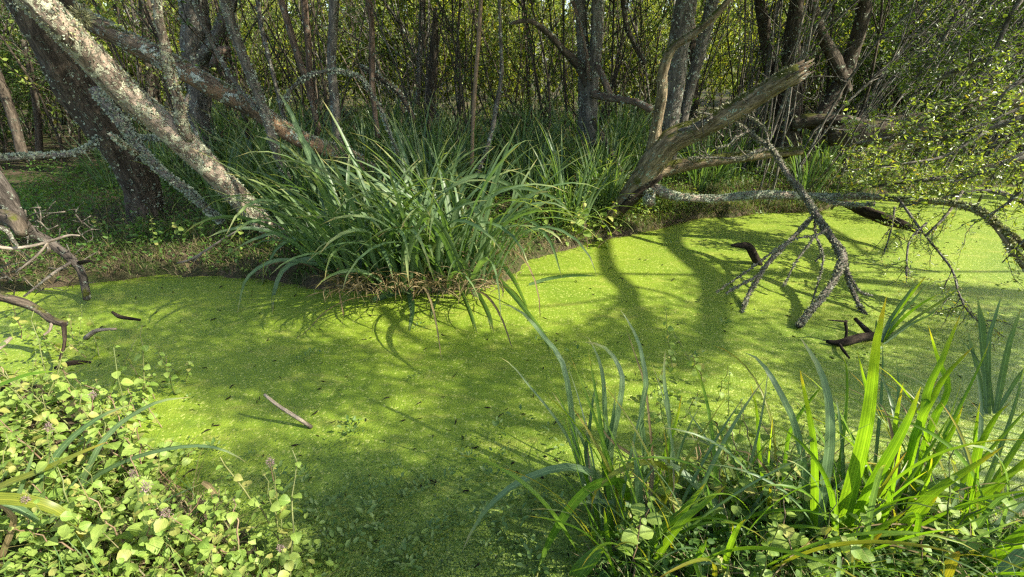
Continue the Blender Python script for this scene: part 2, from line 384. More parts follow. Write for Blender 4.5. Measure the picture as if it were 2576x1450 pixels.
wx = np.linspace(-7, 14, 300); wy = np.linspace(.2, 9.5, 160); X, Y = np.meshgrid(wx, wy)
nx, ny = len(wx), len(wy); ii = (np.arange(ny - 1)[:, None] * nx + np.arange(nx - 1)[None]).ravel()
F = np.stack([ii, ii + 1, ii + nx + 1, ii + nx], -1)
kindof(mk('pond_water', np.stack([X.ravel(), Y.ravel(), .003 * vnoise(X.ravel(), Y.ravel(), 4.0)], -1), [F], MAT['duckweed']), 'structure')
#@@TRUNKS
# ---------------------------------------------------------------- traced trunks, logs and branches
def traced(pts, n=None, jit=0.0, seed=0):
    """pts: (px, py, width_px, Y)"""
    C = [PZ(x, y, Y, -.01) for x, y, w, Y in pts]; r = [PW(w, Y, y) / 2 for x, y, w, Y in pts]
    if pts[0][1] < -15:                      # the tree goes on above the picture
        d0 = nrm(C[0] - C[1]); C.insert(0, C[0] + d0 * .9 + np.array([0, 0, .25])); r.insert(0, r[0] * .8)
        C.insert(0, C[0] + nrm(d0 + np.array([.1, 0, .5])) * 1.3); r.insert(0, r[0] * .55)
    L = sum(np.linalg.norm(np.diff(np.array(C), axis=0), axis=1))
    n = n or int(max(8, min(90, L / max(.025, np.mean(r) * .55))))
    c = catmull(C, n)
    if jit:
        rg = np.random.RandomState(seed); c += np.cumsum(rg.normal(size=c.shape), axis=0) * 0 + rg.normal(size=c.shape) * jit
    xs = np.concatenate([[0], np.cumsum(np.linalg.norm(np.diff(np.array(C), axis=0), axis=1) ** .5)])
    return c, np.interp(np.linspace(0, xs[-1], n), xs, r)
def flakes(specs, count, size, seed, top=.35, mat='lichen', parent=None, name='lichen', off=0.0):
    rg = np.random.RandomState(seed); Ps, Ds, Us = [], [], []
    w = np.array([np.sum(np.linalg.norm(np.diff(c, axis=0), axis=1)) * np.mean(r) for c, r in specs]); w = w / w.sum()
    for (c, r), k in zip(specs, (w * count).astype(int)):
        T, N, B = frames(c); i = rg.randint(0, len(c) - 1, k * 3); t = rg.rand(k * 3)
        patch = np.array([mnoise.noise(Vector((c[a][0] * 9, c[a][1] * 9 + b * .0, c[a][2] * 9))) for a, b in zip(i, t)])
        th = rg.rand(k * 3) * 2 * math.pi
        n = N[i] * np.cos(th)[:, None] + B[i] * np.sin(th)[:, None]
        keep = (n[:, 2] * top + patch * .9 + rg.normal(size=k * 3) * .35 > top * .1)
        idx = np.where(keep)[0][:k]; i, t, n = i[idx], t[idx], n[idx]
        p = c[i] * (1 - t)[:, None] + c[i + 1] * t[:, None] + n * (r[i] * .97 + off)[:, None]
        Ps.append(p); Us.append(n); Ds.append(nrm(np.cross(n, rdir(rg, len(n))) + n * rg.uniform(.1, .9, len(n))[:, None]))
    p = np.vstack(Ps); s = rg.uniform(.5, 1.4, len(p)) * size
    V, F, t, uv = leaves(p, np.vstack(Ds), np.vstack(Us), s, s * .9, 'flake', seed)
    return kindof(mk(name, V, [F], MAT[mat], parent, False, tint=t, uv=uv), 'stuff')
def limb(name, parent, pts, mat, segs=12, lump=.14, seed=1.0, freq=7.0):
    c, r = traced(pts)
    V, Q, T3, BK = tube(c, r, segs, lump, seed, freq)
    mk(name, V, [Q, T3], MAT[mat], parent, True, bk=BK)
    return c, r
def woody(name, label, cat, parts, lich=None, group=None):
    """parts: list of (part_name, pts, mat, segs, lump)"""
    t = thing(name, label, cat, (0, 0, 0), group); sp = []
    for k, (pn, pts, mat, segs, lump) in enumerate(parts):
        sp.append(limb(pn, t, pts, mat, segs, lump, seed=len(name) * .7 + k * 3.1 + pts[0][0] * .013))
    if lich: flakes(sp, lich[0], lich[1], int(pts[0][0] * 7 + pts[0][1]) % 9999, lich[2] if len(lich) > 2 else .35, lich[3] if len(lich) > 3 else 'lichen', t)
    return t, sp
tA, spA = woody('leaning_tree', 'thick pale lichen-covered tree trunk leaning from the upper left corner down to the tussock', 'tree', [
    ('trunk', [(-20, -120, 81, 3.3), (60, -30, 76, 3.4), (150, 60, 72, 3.5), (250, 165, 71, 3.7), (350, 262, 68, 3.85), (450, 345, 63, 4.0), (530, 425, 58, 4.15), (600, 495, 55, 4.3), (665, 562, 45, 4.4), (735, 608, 41, 4.45), (790, 640, 40, 4.5)], 'bark_pale', 30, .13),
    ('branch', [(470, 350, 30, 3.98), (455, 300, 28, 3.9), (448, 250, 23, 3.85), (430, 190, 24, 3.8), (416, 120, 22, 3.75), (400, 50, 22, 3.7), (390, -40, 22, 3.65)], 'bark_pale', 14, .2),
    ('branch', [(455, 310, 18, 4.0), (466, 262, 13, 4.1), (474, 238, 6, 4.15)], 'bark_pale', 10, .2)], (4600, .012, .3, 'lichen'))
flakes(spA, 4200, .009, 77, .5, 'lichen_y', tA)
c0 = P(205, 42, 3.75); rg = np.random.RandomState(4); q = c0 + rg.normal(size=(500, 3)) * .022
V, F, t_, uv = leaves(q, nrm(q - c0 + 1e-4), rdir(rg, 500), np.full(500, .03), np.full(500, .004), 'rhomb', 4); kindof(mk('lichen_tuft', V, [F], MAT['lichen_y'], tA, False, tint=t_, uv=uv), 'stuff')
woody('leaning_tree', 'dark rough-barked tree leaning left behind the pale leaning trunk, rooted in the left bank', 'tree', [
    ('trunk', [(20, -120, 100, 4.6), (90, 20, 105, 4.7), (150, 130, 108, 4.8), (215, 240, 108, 4.9), (280, 330, 100, 5.0), (330, 410, 86, 5.05), (360, 480, 74, 5.1), (370, 530, 78, 5.1), (375, 575, 96, 5.1)], 'bark_dark', 26, .2),
    ('branch', [(185, 60, 60, 4.7), (150, -10, 52, 4.6), (130, -60, 50, 4.6)], 'bark_dark', 14, .2)], (2600, .016, .4))
woody('fallen_log', 'long lichened log sloping from the upper left behind the pale trunk into the tussock', 'log', [
    ('trunk', [(110, -60, 40, 4.7), (190, 30, 44, 4.7), (300, 92, 48, 4.7), (420, 155, 50, 4.75), (520, 210, 48, 4.8), (640, 275, 46, 4.95), (720, 330, 44, 5.05), (800, 368, 40, 5.15), (890, 400, 38, 5.25), (950, 450, 40, 5.3), (985, 520, 38, 5.3)], 'bark_log', 22, .15)], (3000, .016, 1.0))
woody('lichened_branch', 'crusty grey branch running down in front of the dark leaning tree', 'branch', [
    ('stem', [(238, 225, 26, 4.6), (300, 300, 26, 4.5), (350, 372, 22, 4.4), (400, 425, 20, 4.35), (470, 478, 20, 4.35), (515, 520, 18, 4.35), (560, 560, 14, 4.35)], 'bark_grey', 12, .2),
    ('twig', [(345, 385, 14, 4.35), (310, 362, 9, 4.2), (276, 338, 7, 4.1)], 'wood_dry', 8, .15)], (2400, .017, .2))
woody('lichened_branch', 'mossy horizontal branch reaching in from the left edge to the dark trunk', 'branch', [
    ('stem', [(-40, 402, 16, 4.2), (40, 396, 15, 4.3), (110, 392, 14, 4.4), (180, 388, 13, 4.5), (225, 370, 12, 4.6), (250, 345, 12, 4.7)], 'bark_grey', 10, .2),
    ('branch', [(340, 350, 10, 4.8), (380, 348, 12, 4.7), (420, 352, 12, 4.6)], 'bark_grey', 8, .2)], (900, .02, .8))
woody('forked_tree', 'stout upright forked tree with a burl standing behind the two leaning trunks', 'tree', [
    ('trunk', [(470, -80, 66, 6.6), (486, 10, 66, 6.7), (492, 110, 66, 6.8), (500, 210, 56, 6.9), (500, 300, 52, 6.9), (500, 372, 66, 6.9)], 'bark_grey', 22, .2),
    ('branch', [(500, 150, 40, 6.8), (545, 95, 34, 6.7), (575, 20, 32, 6.6), (590, -70, 30, 6.6)], 'bark_grey', 14, .22),
    ('burl', [(530, 165, 10, 6.6), (550, 148, 30, 6.6), (566, 130, 34, 6.6), (578, 120, 10, 6.6)], 'bark_red', 12, .3)], (1500, .02, .3))
woody('slender_tree', 'thin lichened tree leaning in front of the long log, its foot in the tussock', 'tree', [
    ('trunk', [(550, -60, 24, 4.5), (575, 30, 24, 4.55), (600, 110, 23, 4.6), (635, 200, 23, 4.65), (668, 290, 22, 4.7), (695, 380, 20, 4.75), (722, 450, 18, 4.8), (748, 520, 18, 4.8)], 'bark_grey', 12, .12),
    ('branch', [(480, -40, 9, 4.6), (500, 40, 10, 4.65), (550, 140, 10, 4.7), (600, 220, 9, 4.7), (650, 280, 9, 4.7)], 'bark_grey', 8, .2)], (1900, .014, .2))
stems = [
    ([(690, -60, 16, 5.9), (722, 50, 17, 5.9), (752, 150, 16, 5.9), (780, 230, 15, 5.95), (802, 330, 14, 6.0)], 'bark_red', 'reddish slender stem leaning right, second of the bare stems beside the slanting grey tree'),
    ([(762, -60, 18, 6.2), (768, 30, 18, 6.2), (776, 120, 16, 6.2), (780, 210, 14, 6.2), (798, 340, 12, 6.2)], 'bark_red', 'reddish brown upright stem left of the pale grey stem, above the tussock'),
    ([(842, -60, 24, 5.7), (838, 60, 23, 5.7), (834, 160, 22, 5.7), (842, 250, 22, 5.7), (852, 370, 24, 5.7)], 'bark_grey', 'pale grey upright stem, thickest of those above the left of the tussock'),
    ([(918, -60, 15, 6.0), (934, 60, 15, 6.0), (935, 150, 14, 6.0), (938, 240, 14, 6.0), (950, 345, 13, 6.0)], 'bark_red', 'flaking reddish stem standing over the middle of the tussock'),
    ([(1095, 20, 10, 7.2), (1092, 120, 22, 7.2), (1088, 190, 24, 7.2), (1082, 260, 22, 7.2), (1078, 330, 20, 7.2)], 'bark_dark', 'short dark dead post behind the reeds'),
    ([(1212, -60, 10, 5.3), (1205, 80, 11, 5.3), (1196, 200, 10, 5.3), (1190, 300, 9, 5.3), (1186, 420, 10, 5.3)], 'stem_red', 'straight tan cane rising from the reeds to the top edge'),
    ([(1255, -60, 8, 6.0), (1258, 80, 8, 6.0), (1262, 180, 9, 6.0), (1250, 260, 12, 6.0), (1232, 350, 11, 5.9), (1200, 440, 9, 5.6)], 'bark_grey', 'crooked pale lichened sapling right of the straight tan cane'),
    ([(1062, -60, 13, 7.8), (1060, 60, 13, 7.8), (1055, 160, 12, 7.8), (1050, 260, 12, 7.8)], 'bark_grey', 'grey stem far back between the reeds and the sky'),
    ([(360, -60, 30, 8.5), (372, 60, 30, 8.5), (380, 180, 30, 8.5), (390, 300, 34, 8.5)], 'bark_dark', 'dim grey trunk seen between the long log and the forked tree'),
    ([(-60, 60, 26, 6.5), (-10, 180, 24, 6.5), (30, 290, 22, 6.5), (60, 400, 24, 6.4)], 'bark_dark', 'dark leaning trunk at the left edge behind the branches'),
    ([(60, 100, 14, 7.5), (80, 200, 14, 7.5), (95, 300, 14, 7.5), (100, 400, 16, 7.5)], 'bark_dark', 'thin dark trunk at the far left background'),
    ([(640, -60, 10, 6.5), (660, 80, 10, 6.5), (690, 200, 9, 6.5), (720, 330, 9, 6.4)], 'bark_grey', 'thin grey wand between the slanting tree and the reddish stems'),
]
for pts, mt, lb in stems:
    woody('slender_tree' if mt != 'stem_red' else 'cane', lb, 'tree', [('trunk', pts, mt, 10, .16)], (260, .016, .2) if mt == 'bark_grey' else None)
woody('arching_twig', 'thin lichened twig arching over the reeds between the bare stems', 'twig', [
    ('twig', [(712, 262, 9, 5.0), (740, 215, 9, 5.0), (790, 185, 9, 5.0), (850, 178, 8, 5.0), (910, 200, 8, 5.0), (955, 270, 7, 5.0), (985, 350, 7, 5.0), (1010, 410, 6, 5.0)], 'twig', 7, .2)], (900, .016, .1))
woody('dead_branch', 'dark bent branch sloping down into the reeds left of the dead post', 'branch', [
    ('stem', [(905, 165, 8, 6.2), (945, 190, 13, 6.2), (985, 215, 15, 6.2), (1015, 250, 13, 6.2), (1042, 300, 11, 6.2)], 'bark_dark', 9, .2)], (200, .02, .4))
woody('willow_tree', 'many-stemmed willow right of centre with a dark branch arching left near the sky', 'tree', [
    ('trunk', [(1503, -60, 30, 6.3), (1502, 40, 30, 6.3), (1498, 120, 30, 6.3), (1488, 200, 34, 6.3), (1484, 280, 38, 6.3), (1490, 360, 44, 6.3)], 'bark_grey', 16, .18),
    ('trunk', [(1456, -60, 26, 6.4), (1462, 40, 28, 6.4), (1466, 120, 30, 6.4), (1472, 200, 36, 6.4), (1470, 280, 30, 6.4), (1462, 360, 30, 6.4)], 'bark_grey', 16, .2),
    ('branch', [(1280, 60, 8, 6.0), (1330, 52, 11, 6.0), (1375, 80, 14, 6.1), (1415, 122, 17, 6.2), (1455, 165, 22, 6.3), (1480, 215, 26, 6.3)], 'bark_dark', 10, .2),
    ('branch', [(1482, 200, 12, 6.2), (1470, 110, 9, 6.2), (1440, 0, 8, 6.2), (1430, -60, 8, 6.2)], 'bark_red', 8, .15),
    ('branch', [(1560, -60, 12, 6.6), (1575, 60, 13, 6.6), (1595, 110, 12, 6.6), (1620, 160, 11, 6.6)], 'bark_dark', 8, .15),
    ('branch', [(1492, 235, 22, 6.2), (1520, 244, 17, 6.0), (1560, 250, 17, 5.8), (1600, 256, 17, 5.6), (1638, 275, 18, 5.5)], 'bark_red', 10, .2),
    ('branch', [(1540, 250, 14, 5.9), (1520, 200, 14, 6.0), (1502, 160, 14, 6.2)], 'bark_red', 9, .2),
    ('root', [(1490, 300, 14, 6.1), (1520, 350, 14, 5.9), (1560, 430, 12, 5.7)], 'bark_dark', 8, .2)], (1500, .02, .3))
tI, spI = woody('fallen_tree', 'broken mossy trunk slanting up to the right, its splintered orange end held over the bank', 'tree', [
    ('trunk', [(1530, 545, 22, 5.0), (1580, 490, 44, 5.0), (1620, 440, 58, 4.95), (1655, 390, 64, 4.9), (1690, 352, 62, 4.85), (1760, 322, 54, 4.8), (1840, 280, 50, 4.7), (1920, 232, 48, 4.6), (1975, 198, 48, 4.5), (2012, 178, 42, 4.45)], 'bark_moss', 26, .15),
    ('branch', [(1625, 425, 34, 4.95), (1640, 370, 30, 4.9), (1652, 310, 26, 4.85), (1664, 240, 25, 4.8), (1668, 180, 24, 4.8), (1690, 122, 22, 4.75), (1740, 88, 20, 4.7), (1790, 45, 18, 4.65), (1850, -20, 16, 4.6)], 'bark_moss', 14, .2),
    ('branch', [(1660, 365, 26, 4.85), (1700, 336, 20, 4.8), (1750, 318, 16, 4.7), (1790, 295, 12, 4.65)], 'bark_grey', 10, .2),
    ('branch', [(1600, 452, 44, 5.1), (1660, 428, 38, 5.15), (1750, 408, 32, 5.2), (1850, 396, 28, 5.25), (1940, 385, 24, 5.3), (2016, 378, 20, 5.3)], 'bark_moss', 14, .15),
    ('root', [(1560, 530, 20, 4.9), (1620, 470, 30, 4.9), (1660, 440, 22, 4.9)], 'wood_wet', 10, .25)], (2600, .013, .6, 'lichen_d'))
rg = np.random.RandomState(5); end = P(2012, 178, 4.45); ax0 = nrm(P(2012, 178, 4.45) - P(1975, 198, 4.5)); pr = []
for k in range(30):
    o_ = rdir(rg, 1)[0]; o_ -= ax0 * o_.dot(ax0); o_ = nrm(o_) * rg.uniform(.02, .075)
    a = end + o_ - ax0 * .10; L = rg.uniform(.09, .22); c = np.array([a, a + ax0 * L * .5 + rdir(rg, 1)[0] * .006, a + ax0 * L])
    pr.append(tube(c, [.018, .014, .004], 5, .3, k))
tubes_obj('splinters', pr, MAT['bark_log'], tI)['kind'] = 'stuff'
woody('willow_tree', 'grey lichen-spotted trunk standing right behind the fallen mossy tree', 'tree', [
    ('trunk', [(1735, -70, 52, 5.9), (1722, 20, 52, 5.9), (1708, 110, 50, 5.9), (1698, 200, 48, 5.9), (1686, 290, 46, 5.9), (1676, 400, 50, 5.9)], 'bark_grey', 20, .12),
    ('trunk', [(1805, -70, 34, 6.2), (1785, 30, 32, 6.2), (1760, 130, 28, 6.2), (1735, 220, 26, 6.2), (1712, 330, 24, 6.1)], 'bark_grey', 14, .12)], (900, .022, .1, 'lichen'))
# long lichened branch lying along the far shore, rises out of a broken stump
tK, spK = woody('lichened_log', 'long crusty lichened branch lying level along the far shore from a broken mossy stump end', 'log', [
    ('stem', [(1600, 480, 16, 5.05), (1628, 470, 31, 5.0), (1660, 482, 28, 4.95), (1710, 496, 19, 4.9), (1800, 500, 18, 4.85), (1880, 492, 19, 4.8), (1960, 490, 20, 4.75), (2060, 496, 19, 4.7), (2160, 494, 16, 4.6), (2230, 498, 13, 4.5)], 'bark_pale', 14, .2),
    ('stub', [(1632, 478, 30, 4.9), (1632, 500, 28, 4.8), (1636, 516, 20, 4.75)], 'bark_log', 12, .3),
    ('branch', [(2060, 500, 10, 4.6), (2130, 515, 10, 4.5), (2200, 512, 9, 4.4)], 'bark_grey', 8, .2)], (4200, .012, .5, 'lichen'))
woody('leaning_branch', 'mossy branch curving down to the water at the right edge', 'branch', [
    ('stem', [(2230, 500, 12, 4.4), (2330, 505, 13, 4.1), (2400, 512, 16, 3.8), (2460, 530, 18, 3.6), (2505, 565, 20, 3.4), (2540, 615, 18, 3.25), (2585, 680, 16, 3.1), (2650, 780, 14, 3.0)], 'bark_moss', 12, .2),
    ('branch', [(2500, 560, 10, 3.4), (2545, 590, 14, 3.3), (2600, 640, 14, 3.2)], 'bark_moss', 10, .25)], (1300, .014, .3, 'lichen_y'))
L_ = [('stem', [(1868, 318, 7, 4.7), (1905, 350, 8, 4.65), (1940, 372, 13, 4.6), (1975, 430, 14, 4.4), (2025, 495, 16, 4.2), (2055, 545, 16, 3.95), (2085, 590, 17, 3.8), (2112, 630, 20, 3.65), (2120, 660, 20, 3.55)], 'twig', 10, .25),
      ('branch', [(2118, 655, 17, 3.55), (2100, 700, 15, 3.4), (2070, 745, 15, 3.25), (2035, 785, 14, 3.1), (2008, 820, 13, 2.98)], 'twig', 10, .25),
      ('branch', [(2122, 655, 14, 3.55), (2134, 700, 11, 3.45), (2148, 740, 10, 3.35), (2165, 775, 9, 3.25), (2182, 795, 7, 3.2)], 'twig', 9, .25),
      ('branch', [(2052, 535, 10, 4.0), (2010, 580, 9, 3.9), (1965, 625, 10, 3.8), (1925, 670, 10, 3.65), (1900, 710, 9, 3.5), (1880, 745, 8, 3.4), (1864, 790, 5, 3.3)], 'twig', 8, .25),
      ('twig', [(1912, 690, 5, 3.55), (1870, 712, 6, 3.4), (1825, 737, 5, 3.3)], 'twig', 6, .2),
      ('twig', [(2078, 578, 6, 3.8), (2050, 592, 5, 3.75), (2000, 600, 4, 3.7), (1950, 628, 4, 3.65), (1880, 680, 4, 3.5), (1800, 735, 3, 3.35)], 'twig', 6, .2),
      ('twig', [(2050, 592, 5, 3.75), (2030, 620, 5, 3.7), (2000, 660, 4, 3.6), (1970, 720, 3, 3.5)], 'twig', 6, .2),
      ('twig', [(2045, 590, 4, 3.75), (2060, 610, 4, 3.7), (2070, 650, 4, 3.55), (2060, 700, 4, 3.45), (2042, 760, 3, 3.3), (2030, 790, 3, 3.2)], 'twig', 6, .2),
      ('twig', [(2050, 540, 5, 4.0), (2050, 580, 5, 3.95), (2060, 620, 4, 3.9), (2066, 640, 4, 3.85), (2050, 656, 4, 3.8)], 'twig', 6, .2),
      ('twig', [(2135, 690, 5, 3.45), (2150, 715, 5, 3.4), (2165, 735, 5, 3.35), (2195, 743, 4, 3.3)], 'twig', 6, .2),
      ('twig', [(1870, 778, 4, 3.35), (1895, 780, 4, 3.3), (1925, 790, 3, 3.25)], 'twig', 6, .2),
      ('twig', [(1940, 372, 9, 4.6), (1900, 382, 9, 4.6), (1860, 398, 8, 4.6), (1800, 396, 6, 4.6), (1730, 398, 5, 4.6)], 'twig', 7, .2),
      ('twig', [(1935, 372, 6, 4.6), (1925, 330, 5, 4.6), (1900, 300, 4, 4.6), (1865, 285, 3, 4.6)], 'twig', 6, .2),
      ('twig', [(1870, 320, 6, 4.7), (1840, 300, 6, 4.7), (1800, 290, 5, 4.7), (1750, 280, 4, 4.7)], 'twig', 6, .2),
      ('twig', [(1880, 330, 5, 4.65), (1850, 345, 5, 4.6), (1830, 365, 4, 4.6), (1800, 372, 3, 4.6)], 'twig', 6, .2)]
woody('hanging_dead_branch', 'crusty grey dead branch hanging from the mossy log, forked tips touching the duckweed', 'branch', L_, (7000, .011, .05, 'lichen_d'))
rg = np.random.RandomState(12); tw = []
for k in range(34):                          # spiky dead twigs over the fallen trunk
    x, y = rg.uniform(1740, 1900), rg.uniform(275, 400); Yb = rg.uniform(4.6, 5.1)
    a = -rg.uniform(.3, 2.8); L = rg.uniform(25, 75)
    p0, p1 = P(x, y, Yb), P(x + L * .5 * math.cos(a) + rg.normal() * 6, y + L * .5 * math.sin(a) + rg.normal() * 6, Yb - .03); p2 = P(x + L * math.cos(a), y + L * math.sin(a), Yb - .1)
    tw.append(tube(catmull([p0, p1, p2], 7), np.linspace(.008, .003, 7), 5, 0, k))
t = thing('dead_brushwood', 'tangle of spiky pale dead twigs above and below the broken mossy trunk', 'twigs')
tubes_obj('twigs', tw, MAT['twig'], t)['kind'] = 'stuff'
# right side wood
woody('willow_tree', 'dark old willow with a heavy foot behind the end of the broken mossy trunk', 'tree', [
    ('trunk', [(2012, -60, 34, 7.2), (2000, 40, 36, 7.2), (1988, 140, 40, 7.2), (1992, 240, 44, 7.2), (1980, 320, 56, 7.2), (1975, 385, 70, 7.1)], 'bark_dark', 18, .2),
    ('trunk', [(1900, -60, 24, 7.6), (1920, 60, 28, 7.6), (1935, 160, 30, 7.6), (1960, 260, 32, 7.5), (1985, 330, 40, 7.3)], 'bark_dark', 12, .2),
    ('trunk', [(2180, -60, 36, 7.4), (2165, 60, 34, 7.4), (2130, 170, 34, 7.4), (2085, 260, 34, 7.3), (2040, 320, 30, 7.2)], 'bark_dark', 14, .2),
    ('trunk', [(2030, -60, 24, 7.3), (2055, 60, 26, 7.3), (2100, 150, 30, 7.3), (2130, 230, 26, 7.3)], 'bark_dark', 12, .2),
    ('root', [(1990, 310, 36, 7.0), (2060, 300, 30, 6.9), (2130, 305, 30, 6.8), (2210, 330, 34, 6.8)], 'bark_dark', 12, .25)], (900, .025, .4))
woody('fallen_log', 'big dark hollow log lying behind the sunlit willow leaves at right', 'log', [
    ('trunk', [(2085, 345, 44, 6.6), (2150, 335, 64, 6.5), (2230, 335, 70, 6.4), (2330, 310, 66, 6.3), (2450, 270, 64, 6.2), (2620, 220, 60, 6.1)], 'bark_dark', 16, .2)], (500, .02, .4))
woody('fallen_log', 'grey-green smooth log lying on the grassy bank below the dark hollow log', 'log', [
    ('trunk', [(2140, 392, 20, 6.2), (2200, 380, 28, 6.1), (2270, 368, 28, 6.0), (2350, 345, 26, 5.9), (2460, 310, 26, 5.8)], 'bark_log', 12, .15)], (300, .02, .4))
woody('sunken_log', 'dark wet log half sunk in the far right duckweed', 'log', [
    ('trunk', [(2110, 505, 14, 5.2), (2170, 530, 26, 5.0), (2230, 552, 28, 4.75), (2280, 568, 18, 4.6), (2312, 586, 6, 4.45)], 'wood_wet', 12, .25)])
t = thing('thicket_of_canes', 'dense thin willow canes leaning to the upper right behind the leafy willow', 'canes'); rg = np.random.RandomState(3); tw = []
for k in range(170):
    x = rg.uniform(1850, 2750); Yb = rg.uniform(5.6, 10.0); y = 300 + rg.uniform(0, 60); ln = rg.uniform(.25, .95) if x > 2000 else rg.uniform(-.1, .3)
    b = P(x, y, Yb); b[2] = .1; H_ = rg.uniform(2.0, 4.0)
    pts = [b, b + [ln * H_ * .3, 0, H_ * .5], b + np.array([ln * H_ * .9, rg.normal() * .3, H_])]
    c = catmull(pts, 9); c[1:] += np.cumsum(rg.normal(size=(8, 3)) * .035, axis=0); r0 = rg.uniform(.005, .017)
    for q_ in range(rg.randint(1, 6)):
        i = rg.randint(2, 8); e = c[i] + np.array([rg.normal() * .4 + .2, rg.normal() * .3, rg.uniform(-.1, .6)]); tw.append(tube(catmull([c[i], (c[i] + e) / 2 + rg.normal(size=3) * .07, e], 6), np.linspace(r0 * .5, r0 * .15, 6), 4, 0, k))
    tw.append(tube(c, np.linspace(r0, r0 * .5, 9), 6, 0, k))
tubes_obj('canes', tw, MAT['bark_grey'], t)['kind'] = 'stuff'
# left foreground dead wood
woody('rotten_root', 'grey dead root sloping in from the left edge, its black end standing in the duckweed', 'root', [
    ('stem', [(-60, 395, 51, 3.25), (0, 480, 46, 3.3), (35, 535, 38, 3.35), (75, 580, 26, 3.4), (130, 612, 22, 3.45), (172, 645, 20, 3.45), (202, 680, 16, 3.45), (214, 720, 16, 3.42), (219, 752, 16, 3.35)], 'bark_grey2', 18, .4),
    ('branch', [(200, 660, 10, 3.45), (225, 656, 8, 3.4), (240, 662, 4, 3.4)], 'wood_wet', 7, .2),
    ('branch', [(10, 545, 46, 3.3), (40, 560, 40, 3.2), (55, 590, 26, 3.15)], 'bark_dark', 12, .3)])
woody('dead_twig', 'bleached forked twig crossing in front of the rotten root at the left edge', 'twig', [
    ('twig', [(-40, 610, 9, 2.9), (20, 624, 9, 2.95), (80, 618, 8, 3.0), (130, 605, 7, 3.05), (170, 592, 6, 3.1), (200, 592, 4, 3.1)], 'wood_dry', 7, .15),
    ('twig', [(-30, 565, 14, 2.95), (15, 578, 12, 2.95), (30, 600, 10, 2.95), (45, 618, 7, 2.95)], 'twig', 8, .25),
    ('twig', [(120, 610, 5, 3.0), (95, 640, 6, 2.95), (40, 685, 4, 2.9)], 'wood_dry', 6, .15),
    ('twig', [(115, 610, 4, 3.0), (122, 628, 9, 3.0), (112, 640, 4, 3.0)], 'wood_dry', 6, .2)])
woody('dead_twig', 'grey curved twig propped from the rotten root down to the near duckweed', 'twig', [
    ('twig', [(178, 660, 8, 3.4), (145, 680, 8, 3.3), (115, 702, 7, 3.2), (90, 722, 6, 3.15), (60, 745, 5, 3.05)], 'twig', 7, .15)])
tLog, spL = woody('fallen_branch', 'split branch overgrown with leaves lying on the duckweed at the left edge', 'branch', [
    ('stem', [(-40, 735, 21, 2.55), (20, 750, 21, 2.6), (70, 765, 20, 2.62), (105, 785, 15, 2.62), (130, 805, 18, 2.6), (165, 815, 14, 2.58)], 'bark_dark', 14, .35),
    ('branch', [(160, 812, 12, 2.58), (162, 860, 8, 2.5), (150, 905, 6, 2.4)], 'wood_wet', 8, .25),
    ('branch', [(215, 850, 12, 2.5), (240, 832, 12, 2.5), (265, 828, 9, 2.5), (292, 826, 6, 2.5)], 'wood_dry', 8, .3),
    ('twig', [(130, 812, 8, 2.58), (125, 830, 7, 2.55), (110, 842, 5, 2.5)], 'wood_dry', 6, .2),
    ('branch', [(140, 925, 10, 2.35), (180, 912, 14, 2.35), (228, 910, 8, 2.4)], 'wood_wet', 8, .2)])
woody('broken_stick', 'pale split stick end poking in at the left edge under the leaves', 'stick', [
    ('stick', [(-30, 890, 12, 2.4), (5, 868, 12, 2.45), (28, 848, 8, 2.5)], 'wood_dry', 7, .2)])
woody('dead_twig', 'pale forked twig over the muddy shore left of the tussock', 'twig', [
    ('twig', [(445, 662, 5, 3.7), (480, 652, 6, 3.72), (520, 628, 6, 3.75), (560, 602, 6, 3.8), (605, 575, 5, 3.85)], 'wood_dry', 6, .15),
    ('twig', [(487, 657, 3, 3.7), (505, 640, 4, 3.72), (512, 630, 4, 3.74)], 'wood_dry', 5, .15)])
t = thing('dead_brushwood', 'tangle of fine pale dead twigs round the rotten root at the left edge', 'twigs'); tw = []; rg = np.random.RandomState(19)
for k in range(60):
    x, y = rg.uniform(-30, 230), rg.uniform(520, 730); Yb = rg.uniform(3.2, 3.9); a = rg.uniform(0, 6.3); L = rg.uniform(30, 110)
    p0 = PZ(x, y, Yb, .02); p1 = PZ(x + L * math.cos(a) * .5 + rg.normal() * 8, y + L * .4 * math.sin(a) + rg.normal() * 6, Yb, .02); p2 = PZ(x + L * math.cos(a), y + L * .6 * math.sin(a), Yb + rg.normal() * .15, .02)
    tw.append(tube(catmull([p0, p1, p2], 7), np.linspace(.006, .002, 7) * rg.uniform(.5, 1.2), 5, 0, k))
tubes_obj('twigs', tw, MAT['twig'], t)['kind'] = 'stuff'
